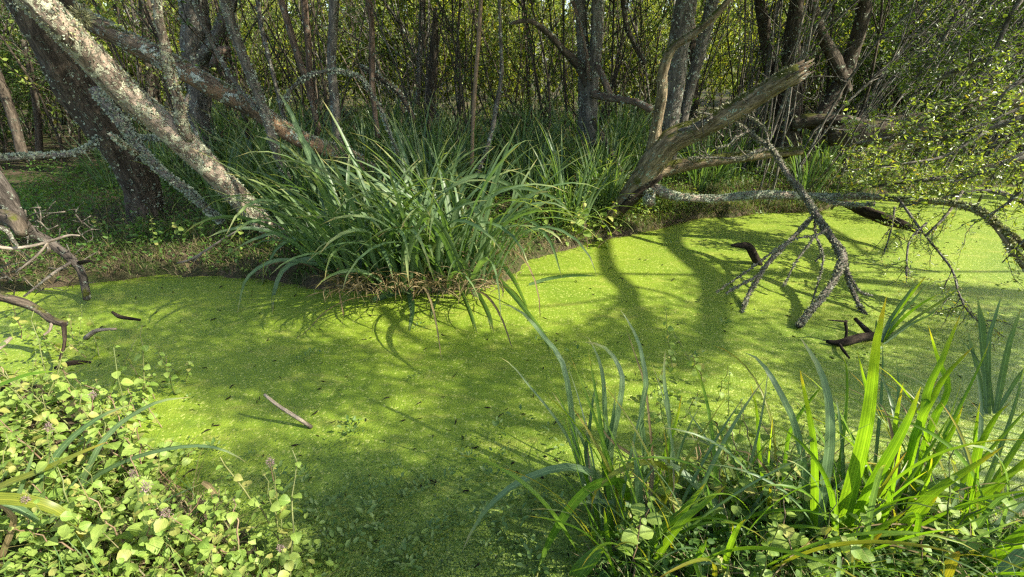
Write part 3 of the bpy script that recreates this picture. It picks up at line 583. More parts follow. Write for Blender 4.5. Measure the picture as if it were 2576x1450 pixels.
# sticks in the water
woody('bent_stump', 'dark brown stub bent to the left like a boomerang, standing alone in sunlit duckweed', 'stump', [
    ('stem', [(1912, 668, 14, 4.17), (1903, 655, 20, 4.17), (1893, 637, 21, 4.17), (1884, 622, 21, 4.17), (1872, 617, 17, 4.17), (1855, 617, 13, 4.17), (1838, 617, 5, 4.17)], 'wood_wet', 14, .2)])
woody('floating_stick', 'straight bare stick leaning out of the duckweed left of centre', 'stick', [
    ('stick', [(664, 991, 7, 2.02), (700, 1020, 9, 2.0), (740, 1045, 10, 1.99), (784, 1074, 10, 1.97)], 'wood_dry', 8, .15)])
woody('floating_twig', 'small dark twig lying on the duckweed near the left shore', 'twig', [
    ('twig', [(282, 784, 6, 2.95), (300, 795, 10, 2.93), (325, 800, 8, 2.92), (353, 804, 6, 2.92)], 'wood_wet', 7, .25)])
woody('floating_dead_wood', 'black dead wood with three prongs lying in the duckweed below the hanging branch', 'dead wood', [
    ('stem', [(2078, 858, 8, 2.78), (2105, 862, 14, 2.76), (2130, 858, 20, 2.76), (2165, 848, 20, 2.8), (2205, 842, 20, 2.84)], 'wood_wet', 12, .25),
    ('branch', [(2200, 848, 14, 2.84), (2178, 828, 14, 2.9), (2150, 800, 8, 3.0)], 'wood_wet', 9, .25),
    ('branch', [(2124, 858, 7, 2.78), (2129, 835, 7, 2.8), (2126, 812, 8, 2.82), (2128, 806, 8, 2.82)], 'wood_wet', 7, .2),
    ('branch', [(2126, 808, 5, 2.82), (2105, 806, 4, 2.8), (2082, 804, 3, 2.8)], 'wood_wet', 6, .2),
    ('branch', [(2110, 862, 7, 2.76), (2120, 880, 8, 2.66), (2136, 900, 5, 2.58)], 'wood_wet', 7, .2),
    ('branch', [(2205, 842, 8, 2.84), (2235, 838, 6, 2.84), (2252, 836, 3, 2.85)], 'wood_wet', 6, .2)])
#@@IRIS
# ---------------------------------------------------------------- iris leaves
def blade(C, w, side=None, fold=.16, n=14, twist=0.0, wprof=None):
    c = catmull(C, n) if len(C) != n else np.asarray(C, float)
    T = nrm(np.gradient(c, axis=0))
    if side is None: side = np.array([0, 0, 1.0])
    s = nrm(np.cross(T, np.broadcast_to(side, T.shape)))
    for i in range(1, n):
        if s[i].dot(s[i - 1]) < 0: s[i] *= -1
    nn = np.cross(s, T)
    t = np.linspace(0, 1, n); a = twist * t
    s, nn = s * np.cos(a)[:, None] + nn * np.sin(a)[:, None], nn * np.cos(a)[:, None] - s * np.sin(a)[:, None]
    pw = (.72 + .28 * np.minimum(1, t * 4)) * np.clip(1 - t ** 3.2, 0, 1) ** .8 if wprof is None else wprof
    hw = (w * .5 * pw)[:, None]
    Lf = c + s * hw; Rt = c - s * hw; Md = c - nn * hw * fold * 2
    V = np.stack([Lf, Md, Rt], 1).reshape(-1, 3)
    i = np.arange(n - 1) * 3
    F = np.vstack([np.stack([i, i + 1, i + 4, i + 3], -1), np.stack([i + 1, i + 2, i + 5, i + 4], -1)])
    uv = np.stack([np.repeat(t, 3), np.tile([0, .5, 1.0], n), np.zeros(3 * n)], -1)
    return V, F, uv
def arch(b, az, lean, L, droop, n=12, curl=0.0, rg=None):
    """leaf centre line: starts at b, leans by 'lean' toward az, bends over by 'droop' (radians)"""
    t = np.linspace(0, 1, n); ang = lean + droop * np.clip(t, 0, 1) ** 2.1
    azs = az + curl * t
    st = np.stack([np.sin(ang) * np.cos(azs), np.sin(ang) * np.sin(azs), np.cos(ang)], -1) * (L / (n - 1))
    return b + np.vstack([[0, 0, 0], np.cumsum(st[:-1], axis=0)])
def iris_clump(name, label, n, rad, Lr, wr, seed, mat, split=True, loc=(0, 0, 0), droopr=(.5, 2.6), leanr=(.05, .6), dry=.12, az0=None, azs=math.pi, group=None, cat='iris', down=False):
    rg = np.random.RandomState(seed); t = thing(name, label, cat, loc, group)
    VV, FF, UU, TT = [], [], [], []; o = 0
    for k in range(n):
        az = rg.uniform(-math.pi, math.pi) if az0 is None else az0 + rg.uniform(-azs, azs)
        rr = rad * math.sqrt(rg.rand()); b = np.array([math.cos(az) * rr, math.sin(az) * rr, -.02])
        b[:2] += rg.normal(size=2) * rad * .25
        L = rg.uniform(*Lr); lean = leanr[0] + (leanr[1] - leanr[0]) * (rg.rand() * .5 + .5 * rr / max(rad, .01))
        dr = rg.uniform(*droopr); isdry = rg.rand() < dry
        if isdry: dr += 1.0; lean += .5
        c = arch(b, az + rg.normal() * .25, lean, L, dr, 13, rg.normal() * .35)
        if not down: c[:, 2] = np.maximum(c[:, 2], .02 + .01 * rg.rand())
        V, F, uv = blade(c, rg.uniform(*wr) * (.45 if isdry else 1), None, .18, 13, rg.normal() * .7)
        if split: mk('leaf', V, [F], MAT['dry' if isdry else mat if isinstance(mat, str) else mat[rg.randint(len(mat))]], t, True, uv=uv)
        else:
            VV.append(V); FF.append(F + o); UU.append(uv); TT.append(np.full(len(V), rg.rand())); o += len(V)
    if not split: mk('foliage', np.vstack(VV), [np.vstack(FF)], MAT[mat], t, True, uv=np.vstack(UU), tint=np.concatenate(TT))['kind'] = 'stuff'
    return t
# the big tussock at the middle of the far shore
tb = [(905, 700, 36, .22), (1010, 712, 44, .26), (1110, 712, 44, .26), (1190, 700, 36, .22), (955, 660, 46, .26), (1075, 665, 52, .28), (1175, 655, 46, .26), (860, 665, 30, .2)]
where = ['front left part', 'front middle part', 'front right part', 'right end', 'back left part', 'back middle part', 'back right part', 'left end']
for k, ((x, y, n, rd), wh) in enumerate(zip(tb, where)):
    p = G(x, y, .06)
    iris_clump('iris_clump', 'clump of long arching iris leaves forming the %s of the big shore tussock' % wh, n, rd, (.8, 1.55), (.026, .043), 40 + k, 'iris', True, (p[0], p[1], .05), (.35, 2.7), (.04, .7), .05, group='iris clumps of the big tussock')
# leaves falling forward into the duckweed, as seen
def traced_leaf(parent, pts, w, Yb, Yt, mat, rot=0.0, n=14):
    """pts base -> tip, in photo pixels; distance runs from Yb to Yt"""
    if mat == 'iris_sun': rot = -.62 - rot * .6
    elif mat == 'iris_grey': rot = .45 + rot * .8
    elif mat == 'iris_yel': rot = -.5
    m_ = len(pts); Ys = np.linspace(Yb, Yt, m_)
    C = np.array([PZ(x, y, Yk) for (x, y), Yk in zip(pts, Ys)]) - np.array(parent.location)
    ww = PW(w, (Yb + Yt) / 2, np.mean([q[1] for q in pts]))
    view = nrm(EYE - np.array(parent.location) - C[m_ // 2]); ax = nrm(C[-1] - C[0])
    q = view * math.cos(rot) + np.cross(ax, view) * math.sin(rot)
    V, F, uv = blade(C, ww * 1.05 / max(.5, math.cos(rot)), q, .14, n)
    return mk('leaf', V, [F], MAT[mat], parent, True, uv=uv)
g_ = thing('iris_clump', 'broad iris leaves hanging over the front edge of the tussock into the duckweed', 'iris', tuple(G(1040, 690, .1)), 'iris clumps of the big tussock')
for pts, w, Yb, Yt, mt, ro in [
    ([(1030, 640), (1020, 570), (1015, 520), (1030, 500), (1040, 560), (1050, 650), (1052, 740)], 9, 3.9, 3.5, 'iris', .3),
    ([(1100, 650), (1085, 560), (1078, 505), (1090, 540), (1108, 610), (1112, 680)], 15, 3.8, 3.5, 'iris_grey', .2),
    ([(1150, 690), (1140, 590), (1155, 510), (1190, 515), (1230, 600), (1245, 640)], 10, 3.8, 3.5, 'iris', .3),
    ([(1028, 668), (1030, 720), (1036, 780), (1030, 838)], 13, 3.75, 3.25, 'iris', .1),
    ([(1110, 690), (1100, 730), (1090, 770), (1085, 800)], 11, 3.7, 3.35, 'iris', .2),
    ([(1140, 660), (1170, 690), (1200, 740), (1228, 790), (1242, 836)], 14, 3.8, 3.2, 'iris_grey', .2),
    ([(1145, 680), (1160, 730), (1185, 790), (1202, 842)], 8, 3.8, 3.2, 'iris', .2),
    ([(1245, 640), (1290, 700), (1320, 760), (1328, 780)], 8, 3.8, 3.5, 'iris_grey', .2),
    ([(1170, 640), (1250, 700), (1290, 740), (1330, 790), (1375, 850), (1390, 900)], 10, 3.7, 2.9, 'iris_grey', .2),
    ([(1330, 715), (1380, 700), (1440, 692), (1510, 694)], 7, 3.75, 3.75, 'iris', .3),
    ([(940, 755), (1010, 705), (1080, 680), (1150, 665)], 12, 3.4, 3.7, 'iris', .3),
    ([(1060, 700), (1010, 730), (965, 748), (935, 760)], 9, 3.7, 3.4, 'iris', .3),
    ([(1330, 620), (1340, 540), (1290, 470), (1200, 440), (1130, 470)][::-1], 8, 4.1, 4.1, 'iris_grey', .2),
    ([(1180, 650), (1240, 560), (1310, 540), (1380, 600), (1415, 705)], 8, 3.9, 3.7, 'iris_grey', .2),
    ([(1150, 650), (1220, 500), (1300, 470), (1400, 500), (1450, 560)], 8, 4.1, 4.0, 'iris_grey', .2),
    ([(940, 660), (860, 600), (780, 590), (700, 620), (660, 700)], 8, 3.9, 3.7, 'iris_grey', .2),
    ([(920, 670), (840, 610), (740, 580), (640, 600), (570, 640)], 7, 3.95, 3.8, 'iris', .2),
    ([(900, 690), (800, 650), (720, 670), (690, 730), (685, 790)], 9, 3.8, 3.5, 'iris', .2),
    ([(880, 690), (780, 660), (690, 655), (620, 700), (596, 792)], 7, 3.8, 3.4, 'iris_grey', .2),
    ([(900, 600), (820, 480), (760, 350), (730, 280), (695, 222)], 12, 4.3, 4.3, 'iris', .2),
    ([(905, 560), (850, 470), (790, 420), (700, 360), (640, 340)], 8, 4.5, 4.4, 'iris', .3)]:
    traced_leaf(g_, pts, w * 1.25, Yb, Yt, 'iris_grey', -ro if len(pts) % 2 else ro)
rg = np.random.RandomState(31)
dl = thing('dead_leaf_skirt', 'brown withered leaves hanging round the foot of the big tussock', 'dead leaves', (0, 0, 0)); VV, FF, UU, TT = [], [], [], []; o = 0
for k in range(330):
    p = G(rg.uniform(820, 1260), rg.uniform(690, 728), .12 + rg.rand() * .18); az = rg.uniform(-2.6, -.5)
    c = arch(p, az, rg.uniform(.5, 1.6), rg.uniform(.08, .28), rg.uniform(1.0, 2.4), 9, rg.normal() * .8); c[:, 2] = np.maximum(c[:, 2], .012)
    V, F, uv = blade(c, rg.uniform(.004, .011), None, .3, 9, rg.normal() * 2); VV.append(V); FF.append(F + o); UU.append(uv); TT.append(np.full(len(V), rg.rand())); o += len(V)
mk('dry_leaves', np.vstack(VV), [np.vstack(FF)], MAT['dry'], dl, True, uv=np.vstack(UU), tint=np.concatenate(TT))['kind'] = 'stuff'
mound = []
# iris and reeds behind the tussock, across the swamp floor
var = [iris_clump('iris_plant', 'upright iris leaves standing in the swamp behind the big tussock', 34, .16, (.7, 1.25), (.018, .032), 60 + k, 'iris', False, (-.5 + k * .9, 5.6 + .2 * k, .1), (.2, 1.5), (.03, .38), group='iris plants behind the tussock') for k in range(4)]
for v in var: remember(v)
rg = np.random.RandomState(9); spots = []
while len(spots) < 118:
    Yy = 4.6 + 6.5 * rg.rand() ** 1.2; px = rg.uniform(560, 1640); x = (px - 1287) / FPX * Yy * 1.06
    if sdf(np.array([x]), np.array([Yy]))[0] < .25: continue
    spots.append((x, Yy))
for k, v in enumerate(var):
    x, yy = spots[k]; v.location = (x, yy, gz(x, yy)); v['label'] = 'upright iris leaves in the swamp, ' + zone(x, yy)
for k, (x, yy) in enumerate(spots[4:]):
    dup(var[k % 4], (x, yy, gz(x, yy) - .02), rg.uniform(0, 6.3), rg.uniform(.75, 1.15))['label'] = 'upright iris leaves in the swamp, ' + zone(x, yy)
for k in range(26):                          # a few thinner ones at the left and right
    px = rg.choice([rg.uniform(330, 620), rg.uniform(1640, 2060)]); Yy = rg.uniform(6.2, 9.5); x = (px - 1287) / FPX * Yy * 1.06
    dup(var[k % 4], (x, Yy, gz(x, Yy)), rg.uniform(0, 6.3), rg.uniform(.55, .85), 'shorter iris leaves under the side trees, ' + zone(x, Yy), 'iris plants under the side trees')

# near right irises, leaf by leaf
def near_clump(label, base, rows, group=None, name='iris_clump'):
    t = thing(name, label, 'iris', tuple(base), group)
    for row in rows:
        pts, w, Yb, Yt, mt = row[:5]; traced_leaf(t, pts, w, Yb, Yt, mt, row[5] if len(row) > 5 else .25, 16)
    return t
near_clump('tall glowing yellow-green iris clump at the lower right, leaning right', G(2100, 1500, .1), [
    ([(2075, 1560), (2093, 1440), (2116, 1316), (2143, 1216), (2176, 1083), (2193, 966), (2206, 850), (2230, 742)], 34, 1.12, 1.35, 'iris_sun', .2),
    ([(2080, 1560), (2110, 1430), (2160, 1290), (2210, 1190), (2255, 1110), (2290, 1040), (2316, 970)], 27, 1.1, 1.3, 'iris_sun', .3),
    ([(2030, 1560), (2040, 1440), (2052, 1340), (2069, 1249), (2086, 1133), (2088, 1060), (2083, 1000), (2064, 933), (2036, 883), (2011, 846)], 24, 1.12, 1.4, 'iris_grey', .2),
    ([(2030, 1560), (2040, 1420), (2046, 1316), (2049, 1216), (2046, 1116), (2036, 1049), (2019, 966), (2011, 926)], 19, 1.14, 1.3, 'iris_sun', .2),
    ([(2035, 1560), (2034, 1430), (2032, 1333), (2026, 1216), (2013, 1126), (1993, 1049), (1949, 963), (1929, 930), (1903, 900), (1866, 883)], 19, 1.15, 1.45, 'iris_grey', .2),
    ([(2100, 1560), (2140, 1440), (2180, 1360), (2230, 1280), (2268, 1106)], 20, 1.1, 1.25, 'iris_sun', .4),
    ([(2120, 1560), (2180, 1400), (2220, 1250), (2245, 1130), (2255, 1040), (2272, 960)], 17, 1.2, 1.5, 'iris_sun', .3),
    ([(2075, 1560), (2083, 1450), (2133, 1410), (2183, 1370), (2223, 1334)], 21, 1.05, 1.1, 'iris_yel', .3),
    ([(2080, 1560), (2133, 1400), (2166, 1360), (2233, 1316), (2280, 1284)], 17, 1.08, 1.12, 'iris_sun', .3),
    ([(2090, 1560), (2160, 1455), (2233, 1423), (2299, 1406), (2383, 1396), (2446, 1394)], 20, 1.05, 1.1, 'iris_sun', .3),
    ([(2120, 1560), (2160, 1400), (2175, 1280), (2178, 1150), (2180, 992), (2170, 942), (2155, 878)], 12, 1.3, 1.6, 'iris_sun', .3),
    ([(2060, 1560), (2095, 1380), (2120, 1200), (2110, 1040), (2100, 1000)], 10, 1.3, 1.5, 'iris', .3)])
near_clump('arching iris clump just right of the tall glowing clump at the bottom', G(2230, 1520, .1), [
    ([(2190, 1560), (2233, 1400), (2266, 1333), (2316, 1266), (2376, 1216), (2450, 1170), (2526, 1120)], 22, 1.12, 1.2, 'iris_sun', .2),
    ([(2180, 1560), (2240, 1420), (2280, 1340), (2330, 1280), (2362, 1240)], 18, 1.1, 1.2, 'iris_sun', .3),
    ([(2200, 1500), (2250, 1300), (2302, 1094), (2323, 1043), (2330, 992), (2343, 954), (2366, 911), (2391, 847), (2417, 787)], 19, 1.3, 1.6, 'iris_sun', .2),
    ([(2210, 1500), (2260, 1280), (2315, 1056), (2343, 1008), (2358, 975), (2384, 936), (2417, 901), (2453, 866)], 17, 1.3, 1.6, 'iris_sun', .2),
    ([(2230, 1500), (2280, 1270), (2320, 1140), (2353, 1043), (2378, 1000), (2384, 960), (2368, 926), (2353, 883), (2334, 816)], 16, 1.35, 1.7, 'iris_sun', .3),
    ([(2230, 1500), (2300, 1240), (2350, 1160), (2384, 1104), (2404, 1064), (2422, 1018)], 14, 1.3, 1.5, 'iris_sun', .3),
    ([(2330, 1500), (2380, 1300), (2440, 1200), (2419, 1104), (2384, 1031), (2353, 992), (2315, 959), (2262, 937)], 10, 1.4, 1.7, 'iris_grey', .2),
    ([(2300, 1500), (2240, 1200), (2300, 1120), (2340, 1060), (2371, 1000)], 6, 1.5, 1.7, 'iris_grey', .3),
    ([(2210, 1500), (2250, 1280), (2256, 1180), (2245, 1100), (2230, 1040), (2208, 1010)], 9, 1.25, 1.4, 'dry', .2),
    ([(2230, 1500), (2280, 1380), (2330, 1330), (2392, 1290)], 6, 1.2, 1.3, 'iris_sun', .3),
    ([(2190, 1500), (2230, 1440), (2300, 1290), (2335, 1200), (2345, 1140)], 12, 1.2, 1.3, 'iris_sun', .3)])
near_clump('iris leaves cutting across the lower right corner', G(2480, 1500, .1), [
    ([(2400, 1500), (2499, 1410), (2575, 1343), (2650, 1270)], 36, 1.05, 1.1, 'iris_sun', .2),
    ([(2470, 1500), (2550, 1410), (2640, 1320)], 30, 1.0, 1.05, 'iris', .2),
    ([(2400, 1480), (2450, 1300), (2493, 1240), (2530, 1200), (2574, 1163), (2640, 1100)], 20, 1.25, 1.4, 'iris_sun', .3),
    ([(2380, 1470), (2440, 1350), (2452, 1250), (2455, 1180), (2452, 1104), (2457, 1056), (2465, 1006)], 12, 1.3, 1.5, 'iris_sun', .2),
    ([(2390, 1470), (2455, 1200), (2465, 1104), (2468, 1040), (2465, 992), (2452, 921)], 10, 1.35, 1.6, 'iris_grey', .2),
    ([(2400, 1460), (2455, 1150), (2473, 1104), (2488, 1074), (2511, 1038), (2540, 1013)], 17, 1.3, 1.5, 'iris_sun', .2),
    ([(2420, 1460), (2500, 1330), (2560, 1280), (2640, 1220)], 14, 1.2, 1.3, 'iris', .3),
    ([(2350, 1500), (2380, 1440), (2400, 1400), (2412, 1385)], 26, 1.0, 1.05, 'iris_yel', .2),
    ([(2270, 1250), (2380, 1210), (2470, 1250), (2575, 1300)], 12, 1.35, 1.25, 'iris_grey', .3)])
near_clump('dark upright iris clump in shade at the right edge, in the water', G(2495, 1020, 0), [
    ([(2483, 1040), (2478, 942), (2468, 840), (2458, 736)], 12, 2.1, 2.2, 'iris', .2),
    ([(2488, 1040), (2486, 865), (2501, 802), (2520, 736)], 9, 2.15, 2.25, 'iris', .2),
    ([(2503, 1040), (2519, 954), (2539, 860), (2569, 770)], 13, 2.1, 2.15, 'iris', .2),
    ([(2480, 1040), (2460, 940), (2445, 878), (2430, 820)], 9, 2.15, 2.3, 'iris', .2),
    ([(2484, 1040), (2470, 930), (2440, 880), (2404, 840)], 5, 2.15, 2.3, 'iris', .2),
    ([(2505, 1040), (2540, 980), (2575, 930), (2620, 890)], 8, 2.1, 2.1, 'iris', .2),
    ([(2500, 1040), (2480, 900), (2476, 820), (2462, 760)], 7, 2.2, 2.3, 'iris', .2)])
near_clump('small fan of iris leaves leaning right out of the water below the hanging branch', G(2216, 845, 0), [
    ([(2216, 860), (2235, 810), (2275, 750), (2312, 700)], 8, 2.85, 2.85, 'iris', .2),
    ([(2218, 860), (2245, 800), (2290, 740), (2332, 690)], 8, 2.85, 2.9, 'iris_sun', .3),
    ([(2218, 860), (2240, 820), (2290, 762), (2345, 700)], 7, 2.85, 2.8, 'iris', .2),
    ([(2220, 860), (2260, 810), (2310, 768), (2362, 738)], 7, 2.85, 2.8, 'iris_sun', .2),
    ([(2220, 860), (2300, 800), (2370, 755), (2440, 705)], 6, 2.85, 2.7, 'iris', .2),
    ([(2215, 860), (2205, 830), (2203, 800)], 6, 2.85, 2.85, 'iris', .2),
    ([(2222, 865), (2290, 815), (2340, 790), (2380, 750)], 5, 2.85, 2.75, 'iris_grey', .2)])
near_clump('iris clump at the bottom centre right with long leaves arching left over the water', G(1545, 1330, .1), [
    ([(1570, 1430), (1552, 1310), (1545, 1260), (1525, 1213), (1491, 1190), (1445, 1174), (1391, 1178), (1308, 1209), (1241, 1260), (1191, 1326), (1160, 1391)], 19, 1.45, 1.3, 'iris_grey', .2),
    ([(1590, 1430), (1640, 1300), (1700, 1200), (1685, 1186), (1658, 1166), (1608, 1163), (1551, 1186), (1511, 1216), (1491, 1250), (1488, 1286)], 14, 1.4, 1.3, 'iris_yel', .2),
    ([(1600, 1420), (1580, 1280), (1560, 1215), (1521, 1211), (1478, 1229), (1431, 1280), (1391, 1343), (1365, 1400), (1348, 1460)], 21, 1.4, 1.2, 'iris_sun', .2),
    ([(1700, 1420), (1690, 1340), (1668, 1310), (1625, 1280), (1558, 1263), (1491, 1261), (1425, 1270)], 16, 1.35, 1.35, 'iris_grey', .2),
    ([(1850, 1330), (1800, 1300), (1716, 1326), (1658, 1336), (1591, 1346), (1508, 1340), (1448, 1348)], 22, 1.25, 1.25, 'iris_sun', .2),
    ([(1430, 1500), (1451, 1446), (1491, 1400), (1526, 1362)], 40, 1.1, 1.15, 'iris_sun', .1),
    ([(1560, 1400), (1480, 1240), (1455, 1166), (1441, 1066), (1428, 966), (1408, 896), (1375, 856), (1338, 810), (1300, 776), (1248, 760)], 14, 1.5, 2.0, 'iris_grey', .2),
    ([(1550, 1400), (1470, 1230), (1445, 1140), (1418, 1083), (1378, 1026), (1328, 966), (1290, 920), (1255, 896)], 7, 1.5, 1.7, 'iris', .2),
    ([(1545, 1400), (1525, 1233), (1528, 1133), (1521, 1033), (1518, 963), (1505, 900), (1478, 846)], 14, 1.5, 1.75, 'iris_grey', .2),
    ([(1550, 1400), (1535, 1200), (1538, 1116), (1555, 1033), (1565, 966), (1561, 933), (1541, 893), (1508, 866), (1468, 861)], 15, 1.5, 1.75, 'iris_grey', .2),
    ([(1600, 1400), (1618, 1250), (1621, 1133), (1611, 1050), (1625, 963), (1618, 916), (1608, 866), (1585, 816), (1560, 778)], 14, 1.5, 1.8, 'iris_grey', .2),
    ([(1590, 1400), (1640, 1200), (1632, 1050), (1620, 960), (1600, 900), (1573, 820)], 6, 1.5, 1.8, 'dry', .2),
    ([(1700, 1400), (1691, 1153), (1681, 1033), (1670, 950), (1673, 876)], 12, 1.5, 1.75, 'iris', .2),
    ([(1601, 1500), (1605, 1366), (1608, 1266), (1601, 1166), (1590, 1106)], 22, 1.25, 1.35, 'iris', .2),
    ([(1530, 1350), (1475, 1160), (1482, 1080), (1490, 1010), (1502, 950)], 9, 1.55, 1.7, 'iris', .2),
    ([(1560, 1400), (1510, 1250), (1470, 1120), (1440, 1060), (1385, 980)], 8, 1.55, 1.8, 'iris', .2),
    ([(1560, 1400), (1530, 1260), (1520, 1150), (1540, 1060), (1548, 980)], 14, 1.5, 1.6, 'iris', .3),
    ([(1580, 1450), (1640, 1250), (1680, 1120), (1700, 1060), (1715, 990)], 12, 1.4, 1.6, 'iris_sun', .3),
    ([(1590, 1500), (1650, 1350), (1716, 1285), (1775, 1213)], 20, 1.15, 1.25, 'iris_sun', .3),
    ([(1610, 1500), (1660, 1390), (1716, 1310), (1770, 1265), (1827, 1219)], 19, 1.1, 1.2, 'iris_sun', .3),
    ([(1700, 1500), (1760, 1390), (1776, 1355)], 16, 1.05, 1.1, 'iris_sun', .3),
    ([(1850, 1500), (1850, 1400), (1842, 1310)], 15, 1.1, 1.15, 'iris_sun', .2),
    ([(1540, 1500), (1535, 1400), (1525, 1330), (1519, 1275)], 14, 1.15, 1.25, 'iris_sun', .2),
    ([(1600, 1500), (1640, 1180), (1600, 1150), (1540, 1110), (1505, 1065)], 10, 1.5, 1.5, 'dry', .2)])
near_clump('long pale iris leaves crossing between the two near right iris clumps', G(1900, 1480, .1), [
    ([(1950, 1500), (1930, 1450), (1893, 1393), (1843, 1316), (1783, 1249), (1716, 1186), (1675, 1160), (1641, 1139)], 22, 1.15, 1.4, 'iris_grey', .2),
    ([(1980, 1500), (1933, 1300), (1923, 1233), (1909, 1133), (1903, 1033), (1886, 960)], 11, 1.3, 1.5, 'iris_sun', .2),
    ([(1990, 1500), (1940, 1400), (1880, 1340), (1820, 1320), (1716, 1325)], 14, 1.2, 1.25, 'iris_grey', .2),
    ([(1960, 1500), (1945, 1350), (1925, 1270), (1905, 1210)], 14, 1.3, 1.35, 'iris', .2),
    ([(1940, 1500), (1860, 1280), (1830, 1200), (1786, 1125)], 8, 1.35, 1.4, 'iris_grey', .2),
    ([(1960, 1500), (1975, 1150), (2000, 1060), (2050, 990), (2074, 965)], 9, 1.4, 1.6, 'iris_sun', .2),
    ([(1740, 1500), (1716, 1340), (1700, 1180), (1730, 1080), (1760, 1020)], 8, 1.4, 1.5, 'iris', .2),
    ([(1990, 1500), (1960, 1250), (1900, 1150), (1840, 1130)], 8, 1.3, 1.4, 'dry', .2),
    ([(1940, 1500), (1915, 1380), (1925, 1240), (1944, 1040)], 7, 1.4, 1.5, 'iris_sun', .2)])
near_clump('iris leaves bending in from the left edge, one broad and yellow', G(-60, 1330, .1), [
    ([(-160, 1400), (-60, 1270), (0, 1253), (100, 1265), (160, 1293), (196, 1333), (214, 1366)], 27, 1.1, 1.15, 'iris_yel', .2),
    ([(-160, 1430), (-60, 1290), (0, 1268), (60, 1285), (130, 1340)], 22, 1.15, 1.2, 'iris', .2),
    ([(-100, 1290), (0, 1223), (100, 1183), (200, 1139), (270, 1110)], 14, 1.25, 1.35, 'iris_yel', .3),
    ([(30, 1400), (77, 1249), (117, 1183), (150, 1133), (200, 1083), (267, 1039), (333, 1016)], 15, 1.3, 1.55, 'iris', .2),
    ([(170, 1300), (233, 1153), (267, 1099), (317, 1053), (400, 1009), (484, 998)], 12, 1.4, 1.6, 'iris', .2),
    ([(150, 1300), (220, 1215), (283, 1173), (350, 1146), (433, 1126), (517, 1121), (583, 1139), (624, 1167)], 10, 1.4, 1.45, 'iris', .2),
    ([(266, 1340), (333, 1303), (433, 1249), (510, 1214)], 6, 1.3, 1.4, 'iris', .2),
    ([(508, 1212), (525, 1222), (542, 1243), (560, 1268)], 12, 1.4, 1.38, 'dry', .2),
    ([(-100, 1000), (-20, 975), (67, 942), (145, 932)], 9, 1.6, 1.75, 'iris_sun', .2),
    ([(20, 1400), (40, 1270), (70, 1180), (90, 1120)], 10, 1.25, 1.35, 'iris_grey', .2),
    ([(-30, 1480), (30, 1330), (25, 1290), (-20, 1260)], 14, 1.15, 1.15, 'dry', .2),
    ([(60, 1400), (140, 1290), (180, 1220), (240, 1160)], 8, 1.3, 1.4, 'iris', .2)])
mix_ = ['iris_grey', 'iris_sun', 'iris_sun', 'iris_sun', 'iris_yel', 'iris']
for k, (x, y, n, lb) in enumerate([(1560, 1400, 29, 'narrow mixed iris leaves among the arching clump at the bottom centre right'), (1680, 1420, 28, 'narrow iris leaves just left of the tall glowing clump'), (1830, 1450, 28, 'narrow iris leaves in front, between the two near right clumps'),
        (2110, 1400, 32, 'narrow iris leaves round the foot of the tall glowing clump'), (2250, 1380, 29, 'narrow iris leaves right of the tall glowing clump'), (2420, 1350, 32, 'narrow iris leaves by the water near the lower right corner'), (2540, 1420, 21, 'narrow iris leaves in the lower right corner'), (1960, 1330, 18, 'short iris leaves at the water edge left of the tall glowing clump')]):
    p = G(x, y, .05); iris_clump('iris_clump', lb, n, .14, (.32, .80), (.008, .019), 500 + k, mix_, True, (p[0], p[1], max(0., gz(p[0], p[1]))), (.15, 1.9), (.05, .65), .12, group='near right iris clumps')
for k, (x, y, n, lb) in enumerate([(60, 1330, 12, 'thin iris leaves poking out of the lower left mint bed'), (-40, 1150, 12, 'thin iris leaves at the left edge above the mint bed')]):
    p = G(x, y, .05); iris_clump('iris_clump', lb, n, .08, (.3, .55), (.006, .012), 520 + k, mix_, True, (p[0], p[1], 0.02), (.6, 2.2), (.2, .7), .2)
#@@MINT
# ---------------------------------------------------------------- water mint, leaf by leaf
def mint_leaf_mesh(seed):
    rg = np.random.RandomState(seed); n = 8; t = np.linspace(0, 1, n)
    hw = .47 * np.sin(np.pi * np.clip(t, 0, 1) ** .78) ** .75 * (1 + .05 * (-1) ** np.arange(n)); hw[0] = .02; hw[-1] = 0.0
    z = .05 * np.sin(t * 2.5) - .22 * t * t * rg.uniform(.3, 1.6)
    V = []
    for i in range(n):
        for s in (-1, -.5, 0, .5, 1):
            V.append([t[i], s * hw[i], z[i] + .10 * abs(s) ** 1.3 * hw[i] * 2 * rg.uniform(.7, 1.3) + .02 * math.sin(i * 2 + s * 3)])
    i = (np.arange(n - 1)[:, None] * 5 + np.arange(4)[None]).ravel()
    F = np.stack([i, i + 5, i + 6, i + 1], -1); V = np.array(V)
    uv = np.stack([V[:, 0], V[:, 1] + .5, V[:, 2] * 0], -1)
    o = mk('leaf', V, [F], MAT['mint'], None, True, uv=uv); me = o.data; bpy.data.objects.remove(o); return me
LEAF = [mint_leaf_mesh(k) for k in range(6)]
